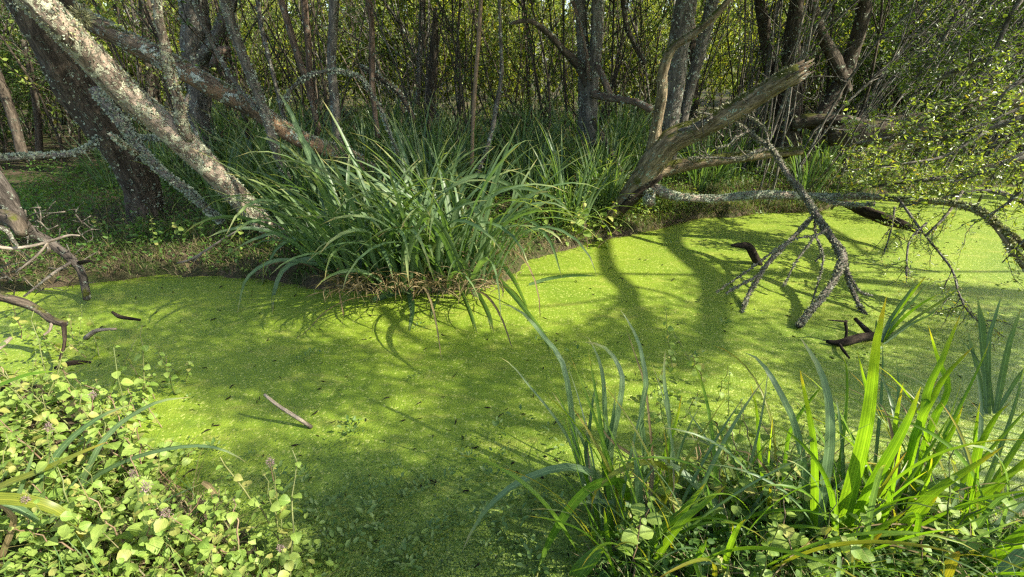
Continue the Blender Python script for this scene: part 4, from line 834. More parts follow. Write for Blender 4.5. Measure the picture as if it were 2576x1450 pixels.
def mint_plant(seed, H_, n_pairs, lsize, label, group, flower=False, joined=False, lean=.5):
    rg = np.random.RandomState(seed); t = thing('mint_plant', label, 'mint plant', (0, 0, 0), group)
    az = rg.uniform(0, 6.3); la = lean * rg.uniform(.4, 1.2)
    C = np.array([[0, 0, -.04], [math.cos(az) * H_ * la * .25, math.sin(az) * H_ * la * .25, H_ * .4], [math.cos(az) * H_ * la * .5, math.sin(az) * H_ * la * .5, H_ * .75], [math.cos(az) * H_ * la * .6, math.sin(az) * H_ * la * .6, H_]])
    c = catmull(C, 10) + rg.normal(size=(10, 3)) * .004
    V, Q, T3, BK = tube(c, np.linspace(.0030, .0014, 10), 5)
    mk('stem', V, [Q, T3], MAT['stem' if rg.rand() < .6 else 'stem_red'], t, True, bk=BK)
    a0 = rg.rand() * 3
    for k in range(n_pairs):
        f = .22 + .78 * k / (n_pairs - 1); p = c[min(9, int(f * 9))]; sz = lsize * (1.0 if f < .75 else 1.0 - (f - .75) * 2.2) * rg.uniform(.75, 1.15)
        for s in (0, math.pi):
            yaw = a0 + k * math.pi / 2 + s + rg.normal() * .25; pit = rg.uniform(-.25, .7)
            o = share('leaf', LEAF[rg.randint(6)], t, p + np.array([math.cos(yaw), math.sin(yaw), 0]) * .004)
            o.rotation_euler = (rg.normal() * .3, pit, yaw); o.scale = (sz, sz * rg.uniform(.85, 1.05), sz)
    if flower:
        p = rg.normal(size=(150, 3)) * [.005, .005, .008] + c[-1]; d = nrm(p - c[-1] + 1e-4)
        V, F, tt, uv = leaves(p, d, rdir(rg, 150), np.full(150, .005), np.full(150, .003), 'rhomb', seed)
        mk('flower', V, [F], MAT['flower'], t, False, tint=tt)
    return t
LBL = 'pale green water mint shoot with rounded leaves in the bed filling the lower left corner'
GRL = 'water mint shoots of the lower left bed'
mv = [mint_plant(100 + k, [.22, .28, .36, .18, .26, .40, .24][k], [5, 6, 7, 5, 6, 8, 5][k], [.036, .044, .036, .034, .046, .038, .050][k], LBL, GRL, False) for k in range(7)]
mf = [mint_plant(130 + k, (.42 + .04 * k), 7, .040, 'tall flowering mint shoot with a pinkish brown flower head above the lower left bed', 'flowering mint shoots', True, lean=.3) for k in range(2)]
for v in mv + mf: remember(v)
rg = np.random.RandomState(21)
def bedL(px, py):
    lim = np.interp(px, [-150, 0, 150, 300, 350, 400, 440, 480, 560, 640, 740, 800], [940, 955, 985, 985, 990, 1040, 1150, 1230, 1290, 1330, 1340, 1500])
    return py > lim
def scatter(n, test, box, seed, ymin=0):
    rg = np.random.RandomState(seed); out = []
    # evenly over the ground, not over the picture
    cs = [G(box[0], box[1]), G(box[2], box[1]), G(box[0], box[3]), G(box[2], box[3])]
    x0, x1 = min(c[0] for c in cs), max(c[0] for c in cs); y0, y1 = min(c[1] for c in cs), max(c[1] for c in cs); tries = 0
    while len(out) < n and tries < 60000:
        tries += 1; x, y = rg.uniform(x0, x1), rg.uniform(y0, y1)
        v = np.array([x, y, .08]) - EYE; cz = v[1] * cp - v[2] * sp_; cyy = v[1] * sp_ + v[2] * cp
        px = 1287.5 + FPX * v[0] / cz; py = 725 - FPX * cyy / cz
        if box[0] < px < box[2] and box[1] < py < box[3] and test(px, py): out.append((x, y, px, py))
    return out
def where_px(px, py):
    h = 'left of the bent yellow leaf' if px < 100 else 'right of the bent yellow leaf' if px < 300 else 'toward the bed tip' if px < 560 else 'at the right end of the bed'
    v = 'along the water side' if py < 1150 else 'in the middle' if py < 1330 else 'by the bottom edge'
    return h + ', ' + v
def place(variants, spots, seed, sc=(.8, 1.2), tilt=.35, **kw):
    rg = np.random.RandomState(seed)
    for k, (x, y, px, py) in enumerate(spots):
        z = max(gz(x, y), .0); v = variants[k % len(variants)]
        if k < len(variants) and not kw:
            v.location = (x, y, z); v.rotation_euler = (rg.normal() * tilt, rg.normal() * tilt, rg.uniform(0, 6.3)); v.scale = (rg.uniform(*sc),) * 3
        else: v = dup(v, (x, y, z), rg.uniform(0, 6.3), rg.uniform(*sc), tilt=(rg.normal() * tilt, rg.normal() * tilt), **kw)
        if not kw: v['label'] = 'pale green mint shoot, ' + where_px(px, py)
        else:
            xs_ = sorted(q[2] for q in spots); ys_ = sorted(q[3] for q in spots); m_ = len(spots)
            v['label'] = kw['label'] + (', left' if px < xs_[m_ // 3] else ', right' if px > xs_[2 * m_ // 3] else ', middle') + (' back' if py < ys_[m_ // 3] else ' front' if py > ys_[2 * m_ // 3] else ' centre')
place(mv, scatter(185, bedL, (-150, 960, 800, 1640), 5), 5, (.6, 1.35))
k = 0
for (x, y) in [(705, 1330), (560, 1400), (260, 1390), (420, 1380), (640, 1390), (130, 1330), (230, 1200), (740, 1370)]:
    p = G(x, y + 60, 0); v = mf[k % 2]
    if k < 2: v.location = (p[0], p[1], max(0, gz(p[0], p[1])))
    else: dup(v, (p[0], p[1], max(0, gz(p[0], p[1]))), rg.uniform(0, 6.3), rg.uniform(.7, 1.05), tilt=(rg.normal() * .2, rg.normal() * .2))
    k += 1
LR = 'bright green mint shoot among the near irises at the lower right'
place(mv, scatter(64, lambda px, py: py > np.interp(px, [1500, 1650, 1750, 1900, 2050, 2200, 2400, 2600], [1420, 1230, 1130, 1110, 1160, 1260, 1330, 1330]), (1560, 1080, 2620, 1640), 6), 6, (.8, 1.25), label='mint shoot among the near irises at the lower right', group='mint shoots among the near irises')
place(mv, [(*G(x, y)[:2], x, y) for x, y in [(1655, 960), (1700, 985), (1745, 925), (1620, 1000), (1770, 960), (1690, 930), (1640, 1060), (1720, 1050), (1800, 1010), (1830, 1050), (1760, 1090), (1860, 1100), (1680, 1120)]], 8, (.6, .95), label='mint shoot standing out of the duckweed above the near irises', group='mint shoots in the open duckweed')
place(mv, [(*G(x, y)[:2], x, y) for x, y in [(430, 950), (450, 935), (468, 960), (410, 975), (395, 1000), (440, 990)]], 9, (.6, 1.0), label='mint shoot rising from the duckweed beyond the lower left bed', group='outlying mint shoots at left')
place(mv, [(*G(x, y)[:2], x, y) for x, y in [(30, 760), (10, 800), (60, 790), (110, 830), (160, 850), (200, 870), (150, 880), (215, 900), (130, 900), (180, 905), (90, 870), (60, 850), (225, 880), (20, 890), (185, 850), (245, 895), (20, 730)]], 10, (.6, 1.0), label='leafy mint shoot growing over the fallen branch at the left edge', group='mint shoots on the left fallen branch')
place(mv, [(*G(x, y, .1)[:2], x, y) for x, y in [(1470, 560), (1500, 540), (1520, 560), (1450, 590), (1480, 600), (1430, 570), (1500, 600), (1540, 570), (1560, 540), (1570, 510), (1410, 560), (1455, 500), (1520, 530), (1480, 530), (1510, 490), (1545, 460), (1400, 590), (1560, 480), (1580, 540), (1540, 530), (1500, 580), (1460, 530), (1490, 510), (1520, 505), (1550, 500), (1440, 545), (1420, 600), (1470, 590), (1530, 480), (1500, 470), (1475, 490)]], 11, (1.3, 2.0), label='bright leafy herb in the sunlit patch left of the fallen mossy tree', group='sunlit herbs by the fallen tree')
place(mv, [(*G(x, y, .12)[:2], x, y) for x, y in [(530, 500), (545, 530), (560, 560), (515, 480), (540, 470), (600, 640), (590, 600), (560, 620), (480, 600), (390, 640), (210, 590), (265, 600), (120, 560), (190, 545), (330, 590), (650, 680), (610, 660)]], 12, (.8, 1.4), label='small herb with round leaves on the shaded left bank', group='herbs on the left bank')

# low carpet under the shoots (nobody could count it)
def carpet(name, spots, seed, lsz, hgt, mat, per=6, kind='willow', wf=.5, label='', cat=''):
    rg = np.random.RandomState(seed); sp_xy = np.array([(s[0], s[1]) for s in spots]); n = len(sp_xy) * per
    b = np.repeat(sp_xy, per, 0) + rg.normal(size=(n, 2)) * .05; z = np.maximum(land(b[:, 0], b[:, 1]), 0.004) + hgt * rg.rand(n) ** 1.4
    pos = np.column_stack([b, z]); d = rdir(rg, n); d[:, 2] *= .45; up = nrm(np.array([0, 0, 1.0]) + rg.normal(size=(n, 3)) * .45)
    s = rg.uniform(.6, 1.3, n) * lsz
    V, F, t, uv = leaves(pos, d, up, s, s * wf, kind, seed)
    o = mk(name, V, [F], MAT[mat], None, False, tint=t, uv=uv); o['kind'] = 'stuff'; o['label'] = label; o['category'] = cat; return o
bedC = lambda px, py: bedL(px, py) and py > np.interp(px, [-200, 0, 200, 340, 450, 560, 740], [1100, 1110, 1130, 1190, 1290, 1350, 1400])
carpet('mint_carpet', scatter(450, bedC, (-200, 960, 800, 1640), 51), 51, .030, .15, 'mint', 6, 'willow', .8, 'low carpet of mint leaves at the lower left', 'ground cover')
carpet('mint_carpet', scatter(1500, lambda px, py: py > np.interp(px, [1500, 1650, 1750, 1900, 2050, 2200, 2400, 2600], [1460, 1300, 1200, 1180, 1200, 1280, 1340, 1340]), (1500, 1100, 2650, 1640), 52), 52, .026, .11, 'herb', 5, 'willow', .8, 'low carpet of leaves under the near irises', 'ground cover')

# ---------------------------------------------------------------- floating plants on the duckweed
def cress(seed):
    rg = np.random.RandomState(seed); t = thing('floating_plant', 'small dark green rosette of leaves poking up through the duckweed', 'water plant', (0, 0, 0), 'small rosettes in the duckweed')
    n = rg.randint(9, 16); az = rg.uniform(0, 6.3, n); r = rg.uniform(.002, .042, n)
    pos = np.column_stack([np.cos(az) * r, np.sin(az) * r, rg.uniform(.004, .045, n)]); el = rg.uniform(.1, 1.0, n)
    d = np.column_stack([np.cos(az) * np.cos(el), np.sin(az) * np.cos(el), np.sin(el)]); s = rg.uniform(.016, .028, n)
    V, F, tt, uv = leaves(pos, d, nrm(np.array([0, 0, 1.0]) + rg.normal(size=(n, 3)) * .3), s, s * .6, 'willow', seed)
    mk('foliage', V, [F], MAT['cress'], t, False, tint=tt); return t
cv = [cress(200 + k) for k in range(5)]
for v in cv: remember(v)
sp = [(515, 848), (770, 905), (790, 895), (745, 915), (1050, 955), (1055, 830), (1350, 865), (815, 750), (440, 975), (325, 1000), (480, 1005), (540, 1140), (880, 1080), (890, 1095), (900, 1070), (620, 1155), (640, 1150), (1250, 1150), (1270, 1140), (1170, 1165),
      (1180, 1160), (1070, 1220), (1060, 1235), (1120, 1210), (1160, 1190), (1000, 1190), (990, 1180), (1240, 1210), (880, 1210), (910, 1230), (880, 1245), (1020, 1260), (1130, 1280), (960, 1330), (940, 1340), (965, 1350), (890, 1350), (880, 1365), (1080, 1345), (1090, 1370),
      (1060, 1380), (870, 1400), (860, 1390), (1190, 1310), (1210, 1300), (1250, 1370), (1220, 1390), (1340, 1240), (1300, 1250), (1000, 1410), (1020, 1420), (940, 1400), (1310, 1060), (1420, 1130), (1660, 592), (1680, 620), (1690, 615), (1900, 545), (1920, 548), (1780, 1150),
      (1930, 550), (1815, 825), (1750, 905), (1250, 1090), (720, 1260), (760, 1230), (700, 1210), (1450, 900), (1380, 1090), (1700, 1075), (2050, 920), (2190, 900), (1940, 1000), (800, 1300), (830, 1290), (905, 1290), (920, 1310), (850, 1440), (930, 1430), (1150, 1330), (1270, 1300)]
rg = np.random.RandomState(77)
sp += [(rg.uniform(760, 1400), 1160 + 290 * rg.rand() ** .7) for _ in range(50)]
for k, (x, y) in enumerate(sp):
    near_ = 'at the bottom of the picture' if y > 1300 else 'between the two near beds' if y > 1120 else 'in the middle of the pond' if y > 700 else 'by the far shore'
    side_ = 'left' if x < 850 else 'centre left' if x < 1050 else 'centre right' if x < 1300 else 'right'
    p = G(x, y, 0); sc = rg.uniform(.6, 1.4) * (1 if y > 900 else 1.25)
    if k < 5: v = cv[k]; v.location = (p[0], p[1], .0)
    else: v = dup(cv[k % 5], (p[0], p[1], .0), rg.uniform(0, 6.3), sc)
    v['label'] = 'small green rosette in the duckweed %s, %s' % (near_, side_)
rg = np.random.RandomState(79); n = 26000; pxs = rg.uniform(420, 1560, n); pys = 1080 + 420 * rg.rand(n) ** .8
q = np.array([G(a, b, .004) for a, b in zip(pxs, pys)]); ok = (sdf(q[:, 0], q[:, 1]) < -.01) & (vnoise(q[:, 0], q[:, 1], 9.0, 3.0) + rg.normal(size=n) * .5 + (pys - 1250) / 220 > 0); q = q[ok]; n = len(q)
q[:, 2] += rg.rand(n) * .006; d = rdir(rg, n); d[:, 2] *= .25; s = rg.uniform(.005, .011, n)
V, F, t_, uv = leaves(q, d, nrm(np.array([0, 0, 1.0]) + rg.normal(size=(n, 3)) * .28), s, s * .85, 'willow', 79)
kindof(mk('duckweed_fronds', V, [F], MAT['frond'], None, False, tint=t_), 'stuff')
# bits of dead leaf and twig lying on the skin
bits = []; rg = np.random.RandomState(78)
for k in range(420):
    px, py = rg.uniform(150, 2500), 560 + 880 * rg.rand(); p = G(px, py, .004)
    if sdf(p[:1], p[1:2])[0] > -.05: continue
    L = rg.uniform(.012, .05); a = rg.uniform(0, 6.3); d = np.array([math.cos(a), math.sin(a), rg.uniform(-.1, .3)]) * L
    bits.append(tube(catmull([p, p + d * .5 + rdir(rg, 1)[0] * L * .2, p + d], 4), np.array([.3, 1, .8, .2]) * rg.uniform(.0015, .0045), 5, 0, k))
o = tubes_obj('floating_litter', bits, MAT['wood_wet']); kindof(o, 'stuff')
#@@GRASS
# ---------------------------------------------------------------- grass and litter on the banks
def grass(name, n, box, lr, wr, mat, seed, dens=None, smin=-.03, droop=(.3, 1.8), shore=None):
    rg = np.random.RandomState(seed)
    x = rg.uniform(box[0], box[1], n * 3); y = rg.uniform(box[2], box[3], n * 3); s = sdf(x, y); keep = s > smin
    if shore: keep &= s < shore
    cl = vnoise(x, y, 5.0, seed) + rg.normal(size=len(x)) * .35; keep &= cl > (dens if dens is not None else -.3)
    x, y = x[keep][:n], y[keep][:n]; n = len(x); z = np.maximum(land(x, y), 0) - .005
    L = rg.uniform(*lr, n); az = rg.uniform(0, 2 * math.pi, n); lean = rg.uniform(.05, .7, n); dr = rg.uniform(*droop, n); w = rg.uniform(*wr, n)
    P0 = np.column_stack([x, y, z]); pts = [P0]; ns = 4
    for i in range(1, ns):
        a = lean + dr * (i / ns); st = np.column_stack([np.sin(a) * np.cos(az), np.sin(a) * np.sin(az), np.cos(a)]) * (L / (ns - 1))[:, None]
        q = pts[-1] + st; q[:, 2] = np.maximum(q[:, 2], .01); pts.append(q)
    sd = np.column_stack([-np.sin(az), np.cos(az), np.zeros(n)]) * (w * .5)[:, None]
    V = np.stack([pts[0] - sd, pts[0] + sd, pts[1] - sd, pts[1] + sd, pts[2] - sd * .7, pts[2] + sd * .7, pts[3]], 1).reshape(-1, 3)
    b = (np.arange(n) * 7)[:, None]
    Q = np.vstack([b + [0, 1, 3, 2], b + [2, 3, 5, 4]]); T3 = b + [4, 5, 6]
    o = mk(name, V, [Q, T3], MAT[mat], None, False, tint=np.repeat(rg.rand(n), 7)); return kindof(o, 'stuff')
grass('grass', 26000, (-6, 9, 4.0, 11), (.06, .28), (.003, .007), 'grass', 1)
grass('grass', 9000, (1.0, 5.5, 4.3, 8.5), (.03, .12), (.003, .006), 'grass', 2, -.6)
grass('bank_grass', 6000, (1.2, 3.6, 4.3, 6.0), (.02, .08), (.003, .006), 'grass', 21, -1.5)
grass('shore_grass', 4500, (-4, .2, 3.3, 5.5), (.05, .2), (.002, .005), 'grass', 23, -1.5, shore=1.0)
grass('dead_grass', 22000, (-5, 4, 3.4, 6.5), (.05, .22), (.002, .005), 'litter', 3, -.5, droop=(1.2, 2.4))
grass('shore_litter', 12000, (-4, 6, 3.3, 8.5), (.03, .16), (.002, .005), 'litter', 25, -2, smin=-.07, droop=(1.4, 2.6), shore=.18)
grass('bank_grass', 9000, (2.5, 7.5, 5.6, 9.5), (.05, .16), (.004, .008), 'grass', 26, -1.2)
grass('bank_litter', 14000, (.9, 4.2, 4.2, 5.9), (.02, .10), (.002, .005), 'litter', 27, -2, smin=-.04, droop=(1.2, 2.6), shore=.5)
grass('bank_grass', 9000, (.7, 4.5, 4.2, 6.2), (.03, .10), (.003, .006), 'grass', 28, -.6, smin=.0, shore=.7)
grass('near_grass', 3500, (-1.6, 2.2, .4, 2.2), (.06, .34), (.002, .005), 'grass', 4, -.5)
o = grass('near_litter', 5000, (-1.6, 2.2, .4, 2.2), (.05, .20), (.002, .005), 'litter', 6, -.8, droop=(1.2, 2.4))
def cover(name, n, box, lsz, hgt, seed, mat='herb', dens=-.1, smin=.05):
    rg = np.random.RandomState(seed); x = rg.uniform(box[0], box[1], n); y = rg.uniform(box[2], box[3], n)
    k = (sdf(x, y) > smin) & (vnoise(x, y, 2.3, seed) + rg.normal(size=n) * .3 > dens); x, y = x[k], y[k]; n = len(x)
    z = land(x, y) + hgt * rg.rand(n) ** 1.3 * (1 + .7 * vnoise(x, y, 1.7, seed + 2)); d = rdir(rg, n); d[:, 2] *= .4
    s = rg.uniform(.5, 1.4, n) * lsz
    V, F, t, uv = leaves(np.column_stack([x, y, z]), d, nrm(np.array([0, 0, 1.0]) + rg.normal(size=(n, 3)) * .5), s, s * .62, 'willow', seed)
    return kindof(mk(name, V, [F], MAT[mat], None, False, tint=t, uv=uv), 'stuff')
cover('ground_cover', 40000, (-6.5, 0.5, 3.6, 9), .035, .22, 61, dens=-.5, smin=.0)
cover('ground_cover', 24000, (0.0, 9, 4.6, 10), .035, .24, 62, dens=-.2)
cover('ground_cover', 12000, (.5, 2.2, 4.2, 5.8), .030, .24, 63, 'mint', -.9)
#@@WOOD
# ---------------------------------------------------------------- thicket behind: saplings and bushes
def grow(rg, p, d, L, r, lvl, tubes_, lv, kids=(5, 4), spread=.8, up=.15, leafd=40, lmin=0.0):
    n = 8 if lvl > 0 else 5; c = [p]; dd = d.copy()
    for i in range(n - 1):
        dd = nrm(dd + rg.normal(size=3) * (.10 if lvl > 1 else .18) + np.array([0, 0, up * .3])); c.append(c[-1] + dd * L / (n - 1))
    c = np.array(c); rad = np.linspace(r, r * (.35 if lvl > 0 else .4), n); tubes_.append(tube(c, rad, 7 if lvl > 1 else 4 if lvl == 1 else 3, 0, rg.rand() * 9, cap=False))
    if lvl <= 1:
        k = int(L * leafd); t = rg.rand(k) * (n - 1) * .999; i = t.astype(int); f = (t - i)[:, None]
        q = c[i] * (1 - f) + c[i + 1] * f + rg.normal(size=(k, 3)) * .015; lv.append(q[q[:, 2] > lmin])
    if lvl > 0:
        for k in range(kids[lvl - 1]):
            f = rg.uniform(.25, 1.0) if lvl == 1 else rg.uniform(.15, 1.0); i = min(n - 1, int(f * (n - 1)))
            nd = nrm(c[i] - c[i - 1]); side = rdir(rg, 1)[0]; nd = nrm(nd * (1 - spread * .5) + side * spread + np.array([0, 0, up]))
            grow(rg, c[i], nd, L * rg.uniform(.3, .55), r * .45, lvl - 1, tubes_, lv, kids, spread, up, leafd, lmin)
def sapling(name, label, cat, group, seed, nst, H_, r, leafd, mat, bark, kids=(5, 12), lsz=.045, lmin=.5, spread=.7, lean=.12, loc=(0, 0, 0), wf=.36):
    rg = np.random.RandomState(seed); t = thing(name, label, cat, loc, group); tb_, lv = [], []
    for k in range(nst):
        a = rg.uniform(0, 6.3); d = nrm(np.array([math.cos(a) * lean * (1 + nst * .25), math.sin(a) * lean * (1 + nst * .25), 1.0]))
        grow(rg, np.array([math.cos(a) * .05 * nst, math.sin(a) * .05 * nst, -.05]), d, H_ * rg.uniform(.75, 1.1), r * rg.uniform(.7, 1.2), 2, tb_, lv, kids, spread, .15, leafd, lmin)
    tubes_obj('trunk', tb_, MAT[bark], t)
    q = np.vstack(lv); n = len(q); d = rdir(rg, n); d[:, 2] -= .25; s = rg.uniform(.65, 1.3, n) * lsz
    V, F, tt, uv = leaves(q, d, nrm(np.array([.25, 0, .8]) + rg.normal(size=(n, 3)) * .7), s, s * wf, 'rhomb', seed)
    kindof(mk('crown', V, [F], MAT[mat], t, False, tint=tt, uv=uv), 'stuff')
    return t
GS = 'slender saplings of the swamp thicket'
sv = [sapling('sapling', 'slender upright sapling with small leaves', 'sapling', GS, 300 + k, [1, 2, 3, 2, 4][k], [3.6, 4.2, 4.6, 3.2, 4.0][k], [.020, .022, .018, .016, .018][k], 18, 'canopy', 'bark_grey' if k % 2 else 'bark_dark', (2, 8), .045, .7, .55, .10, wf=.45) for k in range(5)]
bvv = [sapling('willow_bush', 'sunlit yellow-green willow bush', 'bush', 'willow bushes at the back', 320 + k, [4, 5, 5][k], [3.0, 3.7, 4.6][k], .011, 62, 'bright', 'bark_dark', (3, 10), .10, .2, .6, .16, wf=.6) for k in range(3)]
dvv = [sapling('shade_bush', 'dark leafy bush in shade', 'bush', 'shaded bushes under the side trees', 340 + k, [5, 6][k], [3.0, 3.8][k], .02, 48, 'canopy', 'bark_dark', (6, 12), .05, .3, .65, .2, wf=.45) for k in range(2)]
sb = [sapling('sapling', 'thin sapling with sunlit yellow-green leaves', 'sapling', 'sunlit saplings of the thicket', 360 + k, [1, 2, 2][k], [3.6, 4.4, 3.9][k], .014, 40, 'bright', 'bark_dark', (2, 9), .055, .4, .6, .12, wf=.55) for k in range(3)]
for v in sv + bvv + dvv + sb: remember(v)
rg = np.random.RandomState(44)
def put(vs, spots, sc):
    base = vs[0]['label']
    for k, (x, y) in enumerate(spots):
        v = vs[k % len(vs)]; z = gz(x, y); s = rg.uniform(*sc)
        if k < len(vs): v.location = (x, y, z); v.rotation_euler = (0, 0, rg.uniform(0, 6.3)); v.scale = (s,) * 3
        else: v = dup(v, (x, y, z), rg.uniform(0, 6.3), s, tilt=(rg.normal() * .06, rg.normal() * .06))
        v['label'] = base + ', ' + zone(x, y)
def band(n, x0, x1, y0, y1, mind):
    out = []; tr = 0
    while len(out) < n and tr < 9000:
        tr += 1; Yy = rg.uniform(y0, y1); x = (rg.uniform(x0, x1) - 1287) / FPX * Yy * 1.08
        if all((x - a) ** 2 + (Yy - b) ** 2 > mind ** 2 for a, b in out): out.append((x, Yy))
    return out
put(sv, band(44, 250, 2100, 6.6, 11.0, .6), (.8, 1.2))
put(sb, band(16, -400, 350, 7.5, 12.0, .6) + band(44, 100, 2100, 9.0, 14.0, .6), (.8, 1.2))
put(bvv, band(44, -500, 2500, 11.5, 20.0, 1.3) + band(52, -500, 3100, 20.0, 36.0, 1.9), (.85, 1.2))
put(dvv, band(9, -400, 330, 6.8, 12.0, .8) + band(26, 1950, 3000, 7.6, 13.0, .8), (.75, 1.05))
t = thing('thicket_of_canes', 'countless thin dark upright stems filling the thicket behind the reeds', 'canes'); rg = np.random.RandomState(13); tw = []
for k in range(270):
    px = rg.uniform(-150, 2150); Yb = rg.uniform(7.0, 14.5); x = (px - 1287) / FPX * Yb * 1.05; H_ = rg.uniform(2.2, 4.5); a = rg.normal() * .22; b_ = rg.normal() * .15
    b = np.array([x, Yb, .05]); c = catmull([b, b + [a * H_ * .35, b_ * .5, H_ * .45], b + np.array([a * H_, b_ * H_, H_])], 10); c[1:] += rg.normal(size=(9, 3)) * .025
    r0 = rg.uniform(.005, .016); tw.append(tube(c, np.linspace(r0, r0 * .4, 10), 5, 0, k))
    for q_ in range(rg.randint(0, 4)):
        i = rg.randint(2, 8); e = c[i] + np.array([rg.normal() * .35, rg.normal() * .2, rg.uniform(.15, .7)]); tw.append(tube(catmull([c[i], (c[i] + e) / 2 + rg.normal(size=3) * .05, e], 5), np.linspace(r0 * .5, r0 * .2, 5), 4, 0, k))
tubes_obj('canes', tw, MAT['bark_dark'], t)['kind'] = 'stuff'
#@@WILLOW
# ---------------------------------------------------------------- leafy willow boughs at the right
def leafy_bough(label, limbs, seed, ntw, tl, leafd, lsz, mat='willow', bark='twig', group=None, droop=0.0, tdir=None):
    rg = np.random.RandomState(seed); t = thing('willow_bough', label, 'bough', (0, 0, 0), group); tb_, lv, ld = [], [], []
    for k, pts in enumerate(limbs):
        c, r = traced(pts, 22); mk_t = tube(c, r, 8, .12, k * 2.0)
        V, Q, T3, BK = mk_t; mk('branch', V, [Q, T3], MAT[bark], t, True, bk=BK)
        nt_ = int(ntw * len(limbs) ** 0 * (np.sum(np.linalg.norm(np.diff(c, axis=0), axis=1))))
        for _ in range(nt_):
            i = rg.randint(2, len(c) - 1); d = nrm(nrm(c[i + 1] - c[i]) * .8 + rdir(rg, 1)[0] * .9 + np.array([0, 0, -droop]) + (tdir if tdir is not None else 0)); L = rg.uniform(.4, 1.2) * tl
            tt_ = []; grow(rg, c[i], d, L, .0035, 1, tt_, lv, (3, 3), .7, -.05 - droop, leafd); tb_ += tt_
    tubes_obj('twigs', tb_, MAT[bark], t)['kind'] = 'stuff'
    q = np.vstack(lv); n = len(q); d = rdir(rg, n); d[:, 2] = np.abs(d[:, 2]) * .6; s = rg.uniform(.55, 1.25, n) * lsz
    V, F, tt, uv = leaves(q, d, nrm(np.array([.3, -.2, .8]) + rg.normal(size=(n, 3)) * .6), s, s * .48, 'willow', seed)
    kindof(mk('foliage', V, [F], MAT[mat], t, False, tint=tt, uv=uv), 'stuff'); return t
leafy_bough('sunlit willow bough with yellow-green leaves spreading left from the right edge above the far water', [
    [(2700, 260, 22, 4.2), (2560, 300, 20, 4.3), (2450, 330, 16, 4.4), (2350, 350, 12, 4.5), (2240, 345, 8, 4.6), (2130, 365, 5, 4.7)],
    [(2700, 380, 22, 4.0), (2560, 400, 18, 4.1), (2420, 440, 14, 4.2), (2300, 455, 10, 4.3), (2190, 470, 6, 4.4)],
    [(2700, 200, 18, 4.4), (2580, 230, 14, 4.5), (2460, 250, 10, 4.5), (2330, 300, 7, 4.6), (2200, 300, 4, 4.7)],
    [(2480, 330, 10, 4.3), (2380, 390, 8, 4.3), (2280, 410, 6, 4.3), (2180, 420, 4, 4.4)],
    [(2650, 560, 14, 3.8), (2560, 500, 12, 3.9), (2470, 480, 10, 4.0), (2360, 500, 8, 4.1), (2260, 520, 5, 4.2)]], 401, 20, .38, 44, .046)
leafy_bough('willow bough with sparse small leaves filling the upper right corner', [
    [(2750, 60, 26, 4.6), (2600, 110, 22, 4.8), (2500, 140, 18, 5.0), (2380, 190, 12, 5.2), (2280, 250, 8, 5.3)],
    [(2600, -60, 14, 4.6), (2540, 40, 12, 4.6), (2500, 130, 9, 4.6), (2440, 230, 6, 4.6), (2420, 300, 4, 4.6)],
    [(2450, -60, 12, 5.0), (2400, 40, 10, 5.0), (2360, 120, 8, 5.0), (2300, 200, 6, 5.0)],
    [(2700, 150, 14, 4.3), (2600, 190, 12, 4.3), (2530, 230, 8, 4.3), (2490, 290, 5, 4.3)]], 402, 20, .5, 32, .042, 'canopy2')
leafy_bough('thin twiggy bough with a few yellow leaves hanging to the water at the right', [
    [(2260, 500, 6, 4.0), (2310, 570, 6, 3.7), (2350, 620, 5, 3.5), (2395, 680, 5, 3.2), (2410, 735, 5, 3.05), (2440, 790, 4, 2.9), (2480, 820, 4, 2.8)],
    [(2330, 560, 6, 3.6), (2290, 600, 5, 3.5), (2280, 650, 4, 3.4), (2280, 700, 3, 3.3)],
    [(2250, 520, 5, 4.0), (2240, 580, 4, 3.9), (2222, 640, 3, 3.8)],
    [(2420, 480, 8, 3.9), (2380, 540, 7, 3.8), (2330, 590, 6, 3.7)]], 403, 22, .24, 42, .028, droop=.2)
leafy_bough('pale green willow sprays hanging low near the right edge over the water', [
    [(2700, 420, 12, 3.4), (2600, 460, 9, 3.4), (2520, 520, 6, 3.4), (2450, 560, 4, 3.4)],
    [(2680, 330, 12, 3.6), (2580, 380, 9, 3.6), (2480, 430, 6, 3.6), (2390, 460, 4, 3.6)],
    [(2700, 520, 10, 3.2), (2620, 560, 8, 3.2), (2560, 620, 5, 3.2), (2520, 660, 3, 3.2)],
    [(2700, 260, 12, 3.7), (2600, 260, 8, 3.7), (2500, 300, 6, 3.7), (2400, 340, 4, 3.7)]], 405, 20, .30, 46, .034)
leafy_bough('low leafy shoots on the grassy bank beneath the sunlit willow bough', [
    [(2340, 440, 6, 5.6), (2240, 420, 5, 5.6), (2120, 430, 4, 5.6)], [(2500, 420, 6, 5.4), (2400, 450, 5, 5.4), (2300, 470, 4, 5.4)]], 404, 26, .32, 55, .034)
